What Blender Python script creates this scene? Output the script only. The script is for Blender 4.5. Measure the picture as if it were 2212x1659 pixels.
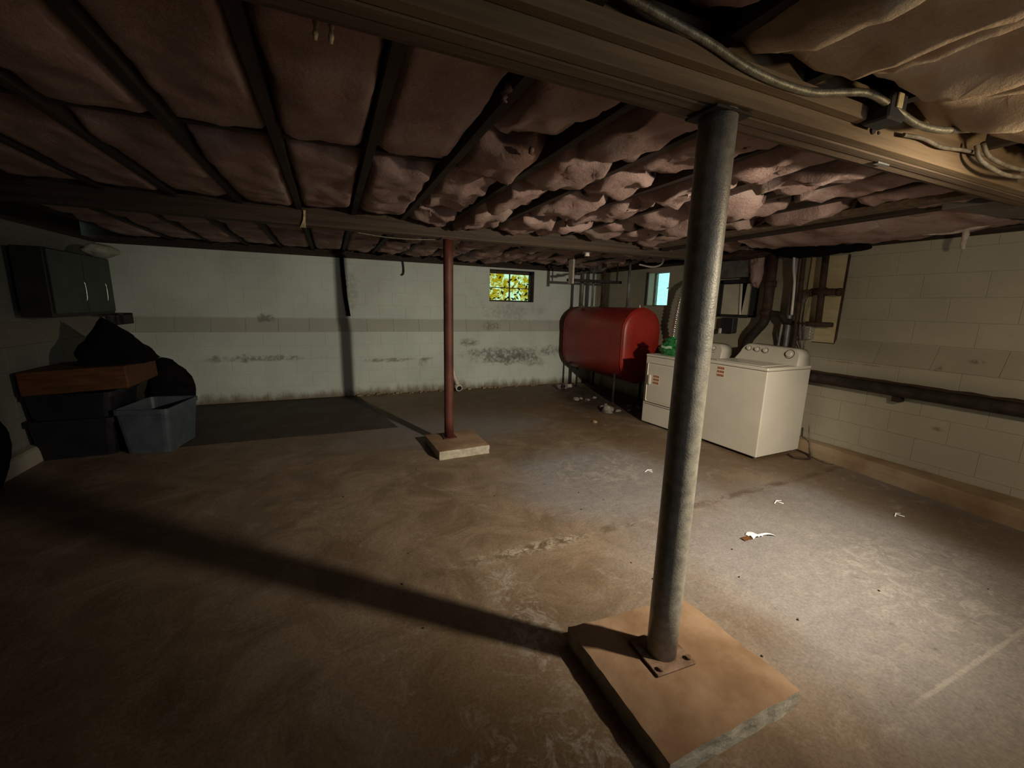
import bpy, bmesh, math, random
from mathutils import Vector, Matrix, noise
from math import sin, cos, pi, radians

for o in list(bpy.data.objects):
    bpy.data.objects.remove(o)
scene = bpy.context.scene
COL = scene.collection
rnd = random.Random(7)

# ------------------------------------------------------------------ camera
M = ((0.9174773593, -0.3970514026, 0.0241966692),
     (-0.0526994968, -0.1816154571, -0.9819565106),
     (0.3942816990, 0.8996477140, -0.1875524792))      # rows: right, down, forward
FPX, H = 890.075, 1.45
cam_data = bpy.data.cameras.new('camera')
cam_data.sensor_width = 36.0
cam_data.lens = FPX / 2212.0 * 36.0
cam_data.clip_start = 0.02
cam = bpy.data.objects.new('camera', cam_data)
COL.objects.link(cam)
cam.matrix_world = Matrix(((M[0][0], -M[1][0], -M[2][0], 0.0),
                           (M[0][1], -M[1][1], -M[2][1], 0.0),
                           (M[0][2], -M[1][2], -M[2][2], H),
                           (0, 0, 0, 1)))
scene.camera = cam

# ------------------------------------------------------------------ light, sky, exposure
world = bpy.data.worlds.new('world')
scene.world = world
world.use_nodes = True
bg = world.node_tree.nodes['Background']
bg.inputs[0].default_value = (0.54, 1.0, 0.92, 1)
bg.inputs[1].default_value = 1.3

def lamp(name, kind, loc, energy, color, **kw):
    d = bpy.data.lights.new(name, kind)
    d.energy = energy
    d.color = color
    for k, v in kw.items():
        setattr(d, k, v)
    o = bpy.data.objects.new(name, d)
    o.location = loc
    COL.objects.link(o)
    return o

LAMP = Vector((2.34, 0.03, 1.78))
# unseen lamp beside the camera, split into lights shaped to even out brightness: a long throw to the far wall, a wide spill to the
# floor and the right wall, and an added all-round glow
def aim(o, v):
    o.rotation_euler = Vector(v).to_track_quat('-Z', 'Y').to_euler()
aim(lamp('lamp_throw', 'SPOT', LAMP, 520, (1.0, 0.88, 0.67), shadow_soft_size=0.05,
         spot_size=radians(105), spot_blend=1.0), (-0.09, 1.0, -0.54))
aim(lamp('lamp_spill', 'SPOT', LAMP, 33, (1.0, 0.80, 0.52), shadow_soft_size=0.05,
         spot_size=radians(168), spot_blend=1.0), (0.45, 0.50, -1.0))
lamp('lamp_glow', 'POINT', LAMP + Vector((0, -0.02, 0)), 28, (1.0, 0.78, 0.48), shadow_soft_size=0.05)
# bluish fill light added behind the camera; that wall has no opening
ar = lamp('rear_fill', 'AREA', (2.2, -2.4, 1.35), 14, (0.74, 0.88, 1.0), shape='RECTANGLE', size=1.0, size_y=1.0)
ar.rotation_euler = Vector((0.12, 1.0, -0.05)).to_track_quat('-Z', 'Y').to_euler()

scene.view_settings.view_transform = 'Standard'
scene.view_settings.look = 'None'
scene.view_settings.gamma = 1.0
scene.view_settings.use_curve_mapping = False
scene.view_settings.exposure = 0.0

# ------------------------------------------------------------------ materials
MATS = {}

class NT:
    def __init__(self, name):
        self.m = bpy.data.materials.new(name)
        self.m.use_nodes = True
        self.t = self.m.node_tree
        self.b = self.t.nodes['Principled BSDF']
        self.out = self.t.nodes['Material Output']
        self.pos = self.t.nodes.new('ShaderNodeNewGeometry').outputs['Position']
        self.obj = self.t.nodes.new('ShaderNodeTexCoord').outputs['Object']
        self._sep = None
    def n(self, t, **kw):
        x = self.t.nodes.new(t)
        for k, v in kw.items():
            setattr(x, k, v)
        return x
    def link(self, a, b):
        self.t.links.new(a, b)
    def setin(self, sock, v):
        if hasattr(v, 'is_output') or isinstance(v, bpy.types.NodeSocket):
            self.link(v, sock)
        else:
            if isinstance(v, (tuple, list)) and len(v) == 3 and len(sock.default_value) == 4:
                v = (*v, 1)
            sock.default_value = v
    def noise(self, scale, detail=4, rough=0.55, src=None, sc=None, dist=0.0):
        x = self.n('ShaderNodeTexNoise')
        s = src or self.pos
        if sc:
            mp = self.n('ShaderNodeMapping')
            mp.inputs['Scale'].default_value = sc
            self.link(s, mp.inputs['Vector'])
            s = mp.outputs[0]
        self.link(s, x.inputs['Vector'])
        x.inputs['Scale'].default_value = scale
        x.inputs['Detail'].default_value = detail
        x.inputs['Roughness'].default_value = rough
        x.inputs['Distortion'].default_value = dist
        return x.outputs['Fac']
    def math(self, op, a, b=0.0, c=None):
        x = self.n('ShaderNodeMath', operation=op)
        self.setin(x.inputs[0], a)
        self.setin(x.inputs[1], b)
        if c is not None:
            self.setin(x.inputs[2], c)
        return x.outputs[0]
    def ramp(self, v, a, b, to0=0.0, to1=1.0):
        x = self.n('ShaderNodeMapRange')
        x.interpolation_type = 'SMOOTHSTEP'
        self.setin(x.inputs[0], v)
        x.inputs[1].default_value = a
        x.inputs[2].default_value = b
        x.inputs[3].default_value = to0
        x.inputs[4].default_value = to1
        return x.outputs[0]
    def mix(self, f, a, b, mode='MIX'):
        x = self.n('ShaderNodeMix', data_type='RGBA', blend_type=mode)
        self.setin(x.inputs[0], f)
        self.setin(x.inputs[6], a)
        self.setin(x.inputs[7], b)
        return x.outputs[2]
    def xyz(self):
        if self._sep is None:
            s = self.n('ShaderNodeSeparateXYZ')
            self.link(self.pos, s.inputs[0])
            self._sep = s.outputs
        return self._sep
    def blob(self, c, r, soft=0.5, wob=None, wamp=0.0):
        # soft-edged stain at a place on the surface: c centre, r radii (x, y, z)
        mp = self.n('ShaderNodeVectorMath', operation='SUBTRACT')
        self.link(self.pos, mp.inputs[0])
        mp.inputs[1].default_value = c
        dv = self.n('ShaderNodeVectorMath', operation='DIVIDE')
        self.link(mp.outputs[0], dv.inputs[0])
        dv.inputs[1].default_value = r
        ln = self.n('ShaderNodeVectorMath', operation='LENGTH')
        self.link(dv.outputs[0], ln.inputs[0])
        v = ln.outputs['Value']
        if wob is not None:
            v = self.math('ADD', v, self.math('MULTIPLY', self.math('SUBTRACT', wob, 0.5), wamp))
        return self.ramp(v, 1.0 + soft, 1.0 - soft)
    def bump(self, h, strength=0.3, dist=0.01):
        x = self.n('ShaderNodeBump')
        x.inputs['Strength'].default_value = strength
        x.inputs['Distance'].default_value = dist
        self.setin(x.inputs['Height'], h)
        self.link(x.outputs[0], self.b.inputs['Normal'])
    def fin(self, color=None, rough=0.8, metal=0.0, spec=0.4):
        if color is not None:
            self.setin(self.b.inputs['Base Color'], color)
        self.setin(self.b.inputs['Roughness'], rough)
        self.setin(self.b.inputs['Metallic'], metal)
        self.b.inputs['Specular IOR Level'].default_value = spec
        return self.m

def simple(name, c1, c2, scale=6.0, rough=0.7, metal=0.0, bump=0.2, spec=0.4, stretch=None, detail=5, lo=0.3, hi=0.7, use_obj=False):
    if name in MATS:
        return MATS[name]
    k = NT(name)
    s = k.obj if use_obj else None
    f = k.noise(scale, detail, 0.6, src=s, sc=stretch)
    col = k.mix(k.ramp(f, lo, hi), c1, c2)
    if bump:
        k.bump(k.noise(scale * 6, 4, src=s, sc=stretch), bump, 0.004)
    MATS[name] = k.fin(col, rough, metal, spec)
    return MATS[name]

def wall_mat(name, base, side):
    k = NT(name)
    X, Y, Z = k.xyz()
    n1 = k.noise(1.1, 4)
    n2 = k.noise(5, 6, 0.7)
    n3 = k.noise(22, 5, 0.7)
    c = k.mix(k.ramp(n1, 0.3, 0.7), tuple(v * 0.86 for v in base), tuple(v * 1.06 for v in base))
    c = k.mix(k.ramp(n2, 0.5, 0.85, 0, 0.35), c, tuple(v * 0.72 for v in base))
    # dusty, brown-stained ledge course
    led = k.math('MULTIPLY', k.ramp(Z, 0.985, 1.01), k.ramp(Z, 1.20, 1.18))
    c = k.mix(k.math('MULTIPLY', led, 0.42 if side != 'right' else 0.22), c, (0.24, 0.20, 0.15))
    # dirt and flaking at the foot of the wall
    foot = k.ramp(k.math('ADD', Z, k.math('MULTIPLY', k.noise(9, 5, 0.7, sc=(1, 1, 0.4)), 0.28)), 0.30, 0.14)
    c = k.mix(k.math('MULTIPLY', foot, 0.85), c, (0.13, 0.085, 0.04))
    # dark damp marks in the fourth course and above
    if side == 'back':
        for (cx, cz, rx, rz, s) in ((-0.95, 0.62, 0.55, 0.04, 0.75), (0.95, 0.55, 0.45, 0.025, 0.7), (1.33, 0.49, 0.07, 0.07, 0.6),
                                    (2.75, 0.62, 0.65, 0.085, 0.8), (2.95, 0.50, 0.55, 0.07, 0.9), (2.15, 0.80, 0.13, 0.06, 0.8),
                                    (3.65, 0.63, 0.25, 0.09, 0.6), (2.55, 1.10, 0.16, 0.07, 0.7), (2.9, 1.34, 0.5, 0.14, 0.35),
                                    (-0.83, 1.18, 0.10, 0.05, 0.8), (0.30, 1.62, 0.09, 0.30, 0.35), (3.35, 0.42, 0.2, 0.06, 0.6)):
            m = k.blob((cx, 6.78, cz), (rx, 1.0, rz), 0.5, n2, 4.0)
            c = k.mix(k.math('MULTIPLY', k.math('MULTIPLY', m, k.ramp(n3, 0.34, 0.58)), s), c, (0.16, 0.155, 0.13))
    if side == 'right':
        for (cy, cz, ry, rz, s) in ((1.25, 1.72, 0.05, 0.01, 0.8), (1.5, 1.10, 0.05, 0.018, 0.8), (1.62, 0.52, 0.04, 0.02, 0.7),
                                    (2.3, 0.98, 0.35, 0.008, 0.6), (1.7, 1.02, 0.03, 0.03, 0.7)):
            m = k.blob((4.65, cy, cz), (1.0, ry, rz), 0.4, n3, 3.0)
            c = k.mix(k.math('MULTIPLY', k.math('MULTIPLY', m, k.ramp(n3, 0.4, 0.6)), s), c, (0.13, 0.09, 0.06))
    k.bump(k.math('ADD', n3, k.math('MULTIPLY', k.noise(60, 3), 0.6)), 0.35, 0.006)
    return k.fin(c, 0.78, 0, 0.3)

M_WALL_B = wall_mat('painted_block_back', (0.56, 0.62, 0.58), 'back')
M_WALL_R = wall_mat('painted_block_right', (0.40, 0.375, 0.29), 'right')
M_WALL_L = wall_mat('painted_block_left', (0.20, 0.205, 0.18), 'left')  # same paint darkened: the dimness of the left side put into the colour

def floor_mat(name, dark=False):
    k = NT(name)
    X, Y, Z = k.xyz()
    big = k.noise(0.55, 5, 0.6, dist=0.6)
    med = k.noise(2.4, 8, 0.68, dist=0.8)
    fine = k.noise(14, 8, 0.72)
    grit = k.noise(70, 4, 0.7)
    brown, tan_, rust, grey = (0.130, 0.088, 0.056), (0.225, 0.168, 0.118), (0.135, 0.072, 0.028), (0.225, 0.215, 0.222)
    c = k.mix(k.ramp(med, 0.3, 0.7), brown, tan_)
    c = k.mix(k.ramp(big, 0.52, 0.68, 0, 0.55), c, rust)
    # bare grey concrete lane running from the far pad past the near post to the lower right
    w = k.noise(1.3, 5, 0.6)
    g = k.blob((3.3, 1.35, 0), (1.75, 0.85, 5), 0.35, w, 1.2)
    g = k.math('MAXIMUM', g, k.blob((2.2, 2.75, 0), (0.95, 0.75, 5), 0.4, w, 1.4))
    g = k.math('MAXIMUM', g, k.blob((2.6, 0.9, 0), (0.9, 0.9, 5), 0.4, w, 1.2))
    g = k.math('MAXIMUM', g, k.math('MULTIPLY', k.blob((1.2, 4.6, 0), (1.1, 0.55, 5), 0.4, w, 1.2), 0.7))
    c = k.mix(k.math('MULTIPLY', g, 0.85), c, k.mix(k.ramp(fine, 0.3, 0.7), tuple(v * 0.8 for v in grey), grey))
    # brown dirt lanes along the washer, the right kerb and the tank
    d = k.blob((4.0, 1.6, 0), (0.36, 2.2, 5), 0.5, w, 1.0)
    d = k.math('MAXIMUM', d, k.blob((3.1, 3.9, 0), (0.42, 1.6, 5), 0.5, w, 1.0))
    d = k.math('MAXIMUM', d, k.blob((2.6, 5.8, 0), (1.6, 0.9, 5), 0.5, w, 1.0))
    d = k.math('MAXIMUM', d, k.blob((0.45, 0.95, 0), (0.34, 0.55, 5), 0.5, w, 1.0))
    c = k.mix(k.math('MULTIPLY', d, 0.75), c, (0.11, 0.070, 0.034))
    c = k.mix(k.math('MULTIPLY', k.blob((3.95, 5.2, 0), (0.62, 1.2, 5), 0.35, w, 1.2), 0.85), c, (0.030, 0.022, 0.016))  # shade under the tank painted into the floor colour
    # dark flecks and white efflorescence
    c = k.mix(k.ramp(fine, 0.40, 0.26, 0, 0.7), c, (0.055, 0.034, 0.02))
    c = k.mix(k.ramp(k.noise(4.2, 9, 0.78, dist=1.2), 0.53, 0.66, 0, 0.35), c, (0.30, 0.265, 0.23))
    white = k.math('MULTIPLY', k.ramp(k.noise(5.5, 9, 0.8, dist=1.6), 0.60, 0.72), k.ramp(k.noise(1.2, 3), 0.42, 0.62))
    wl = k.math('MAXIMUM', k.blob((2.25, 2.95, 0), (0.5, 0.35, 5), 0.4, w, 1.0), k.blob((2.95, 0.95, 0), (0.55, 0.5, 5), 0.5, w, 1.0))
    wl = k.math('MAXIMUM', wl, k.blob((0.78, 1.6, 0), (0.12, 0.42, 5), 0.4, w, 1.0))
    wl = k.math('MAXIMUM', wl, k.blob((0.45, 0.85, 0), (0.45, 0.22, 5), 0.4, w, 1.0))
    wl = k.math('MULTIPLY', wl, k.ramp(k.noise(9, 9, 0.8, dist=1.0), 0.47, 0.60))
    c = k.mix(k.math('MULTIPLY', k.math('MAXIMUM', white, wl), 0.5), c, (0.37, 0.345, 0.325))
    # chalky line along the old form board
    ln = k.math('MULTIPLY', k.ramp(k.math('ABSOLUTE', k.math('SUBTRACT', Y, k.math('ADD', 0.565, k.math('MULTIPLY', fine, 0.03)))), 0.012, 0.004), k.ramp(X, 1.9, 2.1))
    c = k.mix(k.math('MULTIPLY', ln, 0.5), c, (0.36, 0.33, 0.30))
    dj = k.math('ABSOLUTE', k.math('SUBTRACT', Y, k.math('ADD', 1.985, k.math('MULTIPLY', X, 0.04))))
    st = k.math('MULTIPLY', k.ramp(dj, 0.055, 0.01), k.ramp(k.noise(6, 6, 0.7), 0.42, 0.58))
    c = k.mix(k.math('MULTIPLY', k.math('MULTIPLY', st, k.ramp(X, 0.1, 0.7)), 0.7), c, (0.07, 0.045, 0.028))
    ch = k.math('MULTIPLY', k.blob((1.05, 2.03, 0), (0.40, 0.055, 5), 0.5, w, 1.0), k.ramp(k.noise(16, 6, 0.8), 0.46, 0.56))
    c = k.mix(k.math('MULTIPLY', ch, 0.7), c, (0.38, 0.33, 0.27))
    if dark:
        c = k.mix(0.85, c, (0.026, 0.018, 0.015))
    c = k.mix(0.22, c, k.mix(k.ramp(grit, 0.3, 0.7), (0.12, 0.12, 0.12), (0.9, 0.9, 0.9)), 'OVERLAY')
    h = k.math('ADD', k.math('MULTIPLY', med, 1.2), k.math('ADD', k.math('MULTIPLY', fine, 0.5), k.math('MULTIPLY', grit, 0.05)))
    k.bump(h, 0.4, 0.02)
    return k.fin(c, k.ramp(med, 0.3, 0.7, 0.55, 0.85), 0, 0.35)

M_FLOOR = floor_mat('worn_concrete_floor')
M_FLOOR_D = floor_mat('dark_concrete_slab', True)  # darker mix for one slab by the back wall
M_PAD = simple('ochre_concrete_pad', (0.17, 0.098, 0.052), (0.32, 0.215, 0.14), 4, 0.85, bump=0.6, detail=9, lo=0.25, hi=0.75)
M_PAD_FACE = simple('pale_concrete_edge', (0.30, 0.27, 0.21), (0.46, 0.43, 0.35), 14, 0.9, bump=0.6)
M_WOOD = simple('old_beam_wood', (0.075, 0.048, 0.03), (0.155, 0.105, 0.065), 3.0, 0.75, bump=0.4, stretch=(0.35, 9, 9), detail=6)
M_WOOD_L = simple('beam_face_wood', (0.11, 0.072, 0.037), (0.20, 0.135, 0.075), 3.0, 0.7, bump=0.3, stretch=(0.35, 7, 7), detail=6)
M_WOOD_D = simple('dark_beam_wood', (0.035, 0.024, 0.016), (0.075, 0.050, 0.032), 3.0, 0.8, bump=0.4, stretch=(0.35, 9, 9), detail=6)
M_JOIST = simple('dark_joist_wood', (0.022, 0.014, 0.010), (0.045, 0.029, 0.020), 3.0, 0.85, bump=0.3, stretch=(9, 0.4, 9))  # dark wood, darkened further: shade in the ceiling gaps put into the colour
M_SUB = simple('subfloor_wood', (0.03, 0.02, 0.015), (0.06, 0.04, 0.03), 3, 0.9)

def batt_mat(name='pink_glass_wool', lo=(0.31, 0.185, 0.165), hi=(0.43, 0.295, 0.27)):
    k = NT(name)
    a = k.noise(3.2, 6, 0.6, dist=0.4)
    b = k.noise(1.4, 3)
    f = k.noise(38, 6, 0.75)
    c = k.mix(k.ramp(a, 0.32, 0.68), lo, hi)
    c = k.mix(k.ramp(b, 0.56, 0.74, 0, 0.75), c, (0.44, 0.37, 0.31))
    c = k.mix(k.ramp(k.noise(2.1, 4, src=k.pos, sc=(1, 1.3, 1), dist=0.5), 0.62, 0.74, 0, 0.5), c, (0.36, 0.15, 0.085))
    c = k.mix(k.ramp(f, 0.2, 0.8, 0, 0.5), c, k.mix(0.5, c, (0.62, 0.52, 0.46)))
    k.bump(k.math('ADD', k.math('MULTIPLY', a, 1.5), f), 0.8, 0.02)
    return k.fin(c, 1.0, 0, 0.05)
M_BATT = batt_mat()
M_BATT_LIT = batt_mat('lamplit_pink_glass_wool', (0.50, 0.35, 0.24), (0.78, 0.64, 0.46))  # lighter copy for batts near the lamp: its brightness put into the colour
M_TUFT = simple('pale_torn_wool', (0.40, 0.33, 0.29), (0.62, 0.55, 0.50), 20, 1.0, bump=0.7, spec=0.05)

M_STEEL_G = simple('grey_painted_steel', (0.20, 0.19, 0.165), (0.34, 0.315, 0.26), 26, 0.38, 0.0, 0.35, 0.6, detail=7)
def red_post_mat():
    k = NT('red_oxide_painted_steel')
    c = k.mix(k.ramp(k.noise(4, 6, 0.6), 0.3, 0.7), (0.06, 0.015, 0.011), (0.11, 0.033, 0.023))
    c = k.mix(k.ramp(k.noise(16, 6, 0.7), 0.63, 0.72), c, (0.28, 0.22, 0.19))
    k.bump(k.noise(40, 4), 0.2, 0.003)
    return k.fin(c, 0.6, 0, 0.4)
M_REDPOST = red_post_mat()
M_RUST = simple('rusty_plate', (0.12, 0.07, 0.045), (0.26, 0.17, 0.12), 18, 0.8, 0.2, 0.5)
def tank_mat():
    k = NT('red_tank_enamel')
    c = k.mix(k.ramp(k.noise(3, 5), 0.3, 0.7), (0.22, 0.014, 0.009), (0.32, 0.021, 0.013))
    c = k.mix(k.ramp(k.noise(9, 6, 0.7), 0.6, 0.8, 0, 0.35), c, (0.16, 0.03, 0.02))
    k.bump(k.noise(8, 5), 0.08, 0.01)
    return k.fin(c, 0.42, 0, 0.5)
M_TANK = tank_mat()
M_BLACKPIPE = simple('black_iron_pipe', (0.014, 0.010, 0.008), (0.04, 0.029, 0.022), 12, 0.7, 0.2, 0.4)
M_BROWNPIPE = simple('rusty_cast_iron', (0.028, 0.014, 0.010), (0.07, 0.037, 0.025), 12, 0.75, 0.1, 0.5)
M_GREYPIPE = simple('grey_galvanised_pipe', (0.13, 0.12, 0.12), (0.24, 0.23, 0.22), 10, 0.55, 0.5, 0.2)
M_WHITE = simple('appliance_enamel', (0.54, 0.505, 0.445), (0.60, 0.565, 0.50), 2.0, 0.32, 0, 0.0, 0.5)
M_WHITE2 = simple('console_plastic', (0.50, 0.47, 0.405), (0.56, 0.53, 0.46), 3.0, 0.45, 0, 0.0, 0.4)
M_DARK = simple('dark_plastic', (0.012, 0.012, 0.013), (0.022, 0.022, 0.024), 5, 0.6, 0, 0.05)
M_STICK = simple('sticker_paper', (0.62, 0.50, 0.36), (0.70, 0.58, 0.42), 5, 0.7, 0, 0)
M_STICKR = simple('sticker_red_print', (0.22, 0.06, 0.025), (0.30, 0.09, 0.04), 9, 0.7, 0, 0)
M_CHROME = simple('crinkled_foil', (0.62, 0.60, 0.56), (0.80, 0.78, 0.74), 20, 0.25, 0.85, 0.2)
def green_mat():
    k = NT('green_plastic_film')
    c = k.mix(k.ramp(k.noise(22, 5, src=k.obj), 0.35, 0.65), (0.008, 0.07, 0.02), (0.035, 0.22, 0.07))
    k.bump(k.noise(30, 3, src=k.obj), 0.6, 0.01)
    return k.fin(c, 0.3, 0, 0.6)
M_GREEN = green_mat()
M_PRINT = simple('pale_print', (0.25, 0.45, 0.25), (0.5, 0.7, 0.5), 30, 0.5, 0, 0)
M_BLUEBIN = simple('blue_grey_plastic', (0.055, 0.072, 0.09), (0.085, 0.105, 0.125), 8, 0.45, 0, 0.15)
M_BLACKBIN = simple('black_navy_plastic', (0.008, 0.008, 0.012), (0.016, 0.016, 0.022), 6, 0.45, 0, 0.1)
M_LIDWOOD = simple('orange_brown_board', (0.06, 0.022, 0.006), (0.12, 0.045, 0.012), 5, 0.7, 0, 0.3, stretch=(1, 6, 6))
M_CLOTH = simple('black_cloth', (0.004, 0.004, 0.005), (0.009, 0.008, 0.009), 10, 1.0, 0, 0.5, 0.08)
M_CABINET = simple('dark_green_cabinet_paint', (0.028, 0.04, 0.032), (0.045, 0.06, 0.05), 5, 0.5, 0, 0.1)
M_PLY = simple('yellowed_plywood', (0.50, 0.42, 0.24), (0.60, 0.52, 0.33), 6, 0.8, 0, 0.2, stretch=(1, 1, 4))
M_BOXWHITE = simple('off_white_board', (0.45, 0.42, 0.34), (0.56, 0.52, 0.42), 7, 0.7, 0, 0.1)
M_CABLE = simple('armoured_cable_steel', (0.12, 0.105, 0.075), (0.24, 0.22, 0.165), 30, 0.45, 0.4, 0.4)
M_CABLE_D = simple('grey_cable_sheath', (0.09, 0.075, 0.055), (0.18, 0.15, 0.11), 30, 0.6, 0, 0.3)
M_ROPE = simple('frayed_twine', (0.45, 0.35, 0.2), (0.70, 0.58, 0.38), 40, 0.95, 0, 0.5)
M_PVC = simple('white_pvc', (0.55, 0.50, 0.45), (0.70, 0.66, 0.60), 10, 0.35, 0, 0.05, 0.6)
M_PAPER = simple('white_paper', (0.78, 0.78, 0.80), (0.9, 0.9, 0.92), 20, 0.8, 0, 0.3)
M_FRAME = simple('dark_window_frame', (0.035, 0.028, 0.02), (0.07, 0.055, 0.035), 14, 0.7, 0, 0.3)
M_LEAF = simple('vine_leaf', (0.025, 0.09, 0.035), (0.09, 0.24, 0.09), 12, 0.6, 0, 0.2)
M_WELL = simple('well_concrete', (0.28, 0.28, 0.25), (0.40, 0.40, 0.36), 6, 0.9)
M_DUCT = simple('dull_grey_sheet', (0.085, 0.08, 0.078), (0.13, 0.122, 0.115), 3, 0.6, 0.1, 0.2)
M_RUBBLE = simple('pale_rubble', (0.08, 0.07, 0.06), (0.26, 0.24, 0.21), 9, 0.9, 0, 0.5)

def glass_mat(name, film, clear, amount, scale):
    k = NT(name)
    f = k.noise(scale, 6, 0.75, dist=0.8)
    tr = k.n('ShaderNodeBsdfTransparent')
    k.setin(tr.inputs[0], k.mix(k.ramp(f, amount - 0.08, amount + 0.06), film, clear))
    gl = k.n('ShaderNodeBsdfGlossy')
    gl.inputs['Roughness'].default_value = 0.1
    mx = k.n('ShaderNodeMixShader')
    mx.inputs[0].default_value = 0.05
    k.link(tr.outputs[0], mx.inputs[1])
    k.link(gl.outputs[0], mx.inputs[2])
    k.link(mx.outputs[0], k.out.inputs['Surface'])
    return k.m
M_GLASS_Y = glass_mat('amber_dirty_glass', (0.70, 0.46, 0.04), (0.95, 0.92, 0.80), 0.52, 9)
M_GLASS_C = glass_mat('hazy_glass', (0.80, 0.93, 0.95), (0.95, 1.0, 1.0), 0.5, 20)

# ------------------------------------------------------------------ mesh helpers
def mesh_obj(name, verts, faces, mat, parent=None, smooth=False, loc=None):
    me = bpy.data.meshes.new(name)
    me.from_pydata([tuple(v) for v in verts], [], faces)
    me.update()
    if mat:
        me.materials.append(mat)
    if smooth:
        for p in me.polygons:
            p.use_smooth = True
    o = bpy.data.objects.new(name, me)
    COL.objects.link(o)
    if parent:
        o.parent = parent
    if loc is not None:
        o.location = loc
    return o

class MB:
    """collects shapes into one bmesh"""
    def __init__(self):
        self.bm = bmesh.new()
    def box(self, a, b, bevel=0.0, seg=1, rot=None):
        a, b = Vector(a), Vector(b)
        r = bmesh.ops.create_cube(self.bm, size=1.0)
        vs = r['verts']
        c, d = (a + b) / 2, b - a
        for v in vs:
            v.co = Vector((v.co.x * d.x, v.co.y * d.y, v.co.z * d.z))
        if bevel:
            es = set(e for v in vs for e in v.link_edges)
            rr = bmesh.ops.bevel(self.bm, geom=list(es), offset=bevel, segments=seg, profile=0.5, affect='EDGES')
            vs = list({v for f in rr['faces'] for v in f.verts} | {v for v in vs if v.is_valid})
        for v in vs:
            co = v.co
            if rot is not None:
                co = rot @ co
            v.co = co + c
        return vs
    def tube(self, pts, r, n=10, cap=True, wave=None):
        pts = [Vector(p) for p in pts]
        rings = []
        prev = None
        for i, p in enumerate(pts):
            t = (pts[min(i + 1, len(pts) - 1)] - pts[max(i - 1, 0)]).normalized()
            if prev is None:
                u = t.orthogonal().normalized()
            else:
                u = (prev - t * prev.dot(t))
                u = u.normalized() if u.length > 1e-6 else t.orthogonal().normalized()
            prev = u
            w = t.cross(u)
            rr = r(i, len(pts)) if callable(r) else r
            rings.append([self.bm.verts.new(p + (u * cos(a) + w * sin(a)) * rr) for a in [2 * pi * j / n for j in range(n)]])
        for k in range(len(rings) - 1):
            for j in range(n):
                f = self.bm.faces.new((rings[k][j], rings[k][(j + 1) % n], rings[k + 1][(j + 1) % n], rings[k + 1][j]))
                f.smooth = True
        if cap:
            self.bm.faces.new(list(reversed(rings[0])))
            self.bm.faces.new(rings[-1])
    def prism(self, poly, ax, a, b):
        """poly: 2-D outline in the two axes other than ax, extruded from a to b"""
        def mk(p, v):
            q = list(p)
            q.insert(ax, v)
            return self.bm.verts.new(q)
        A = [mk(p, a) for p in poly]
        B = [mk(p, b) for p in poly]
        n = len(poly)
        self.bm.faces.new(A)
        self.bm.faces.new(list(reversed(B)))
        for i in range(n):
            self.bm.faces.new((A[(i + 1) % n], A[i], B[i], B[(i + 1) % n]))
    def grid(self, nx, ny, fn, smooth=True):
        vs = [[self.bm.verts.new(fn(i / nx, j / ny)) for j in range(ny + 1)] for i in range(nx + 1)]
        for i in range(nx):
            for j in range(ny):
                f = self.bm.faces.new((vs[i][j], vs[i + 1][j], vs[i + 1][j + 1], vs[i][j + 1]))
                f.smooth = smooth
        return vs
    def build(self, name, mat, parent=None, loc=None, normals=True, rotz=0.0):
        if normals:
            bmesh.ops.recalc_face_normals(self.bm, faces=self.bm.faces)
        me = bpy.data.meshes.new(name)
        self.bm.to_mesh(me)
        self.bm.free()
        if mat:
            me.materials.append(mat)
        o = bpy.data.objects.new(name, me)
        COL.objects.link(o)
        if parent:
            o.parent = parent
        if loc is not None:
            o.location = loc
        o.rotation_euler[2] = rotz
        return o

def tag(o, label, cat, group=None):
    o['label'] = label
    o['category'] = cat
    if group:
        o['group'] = group
    return o

def thing(name, label, cat, loc=(0, 0, 0), rotz=0.0, group=None):
    o = bpy.data.objects.new(name, None)
    o.empty_display_size = 0.1
    COL.objects.link(o)
    o.location = loc
    o.rotation_euler[2] = rotz
    return tag(o, label, cat, group)

def struct(o):
    o['kind'] = 'structure'
    return o

def bez(pts, n=8):
    """Catmull-Rom through the points"""
    P = [Vector(p) for p in pts]
    P = [P[0] * 2 - P[1]] + P + [P[-1] * 2 - P[-2]]
    out = []
    for i in range(1, len(P) - 2):
        for k in range(n):
            t = k / n
            a, b, c, d = P[i - 1], P[i], P[i + 1], P[i + 2]
            out.append(0.5 * ((2 * b) + (c - a) * t + (2 * a - 5 * b + 4 * c - d) * t * t + (3 * b - a - 3 * c + d) * t ** 3))
    out.append(P[-2])
    return out

def fbm(x, y, z, o=4):
    return noise.fractal(Vector((x, y, z)), 1.0, 2.0, o)

# ================================================================== ROOM
XL, XR, YB, YF = -2.5, 4.6, 6.75, -2.6       # lower wall faces
XLU, XRU, YBU = -2.58, 4.70, 6.83            # upper (recessed) wall faces
ZTOP = 2.08

# ---- floor: base and separate slabs with cracked joints
mb = MB()
mb.box((XL - 0.3, YF - 0.3, -0.12), (XR + 0.4, YB + 0.4, -0.022))
floor = struct(mb.build('floor', simple('joint_dirt', (0.03, 0.02, 0.012), (0.06, 0.04, 0.025), 8, 0.95)))

def jag(t, y0, amp, seed):
    return y0 + amp * (fbm(t * 1.3, seed, 0) * 1.0 + 0.5 * fbm(t * 6, seed, 3))

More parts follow.
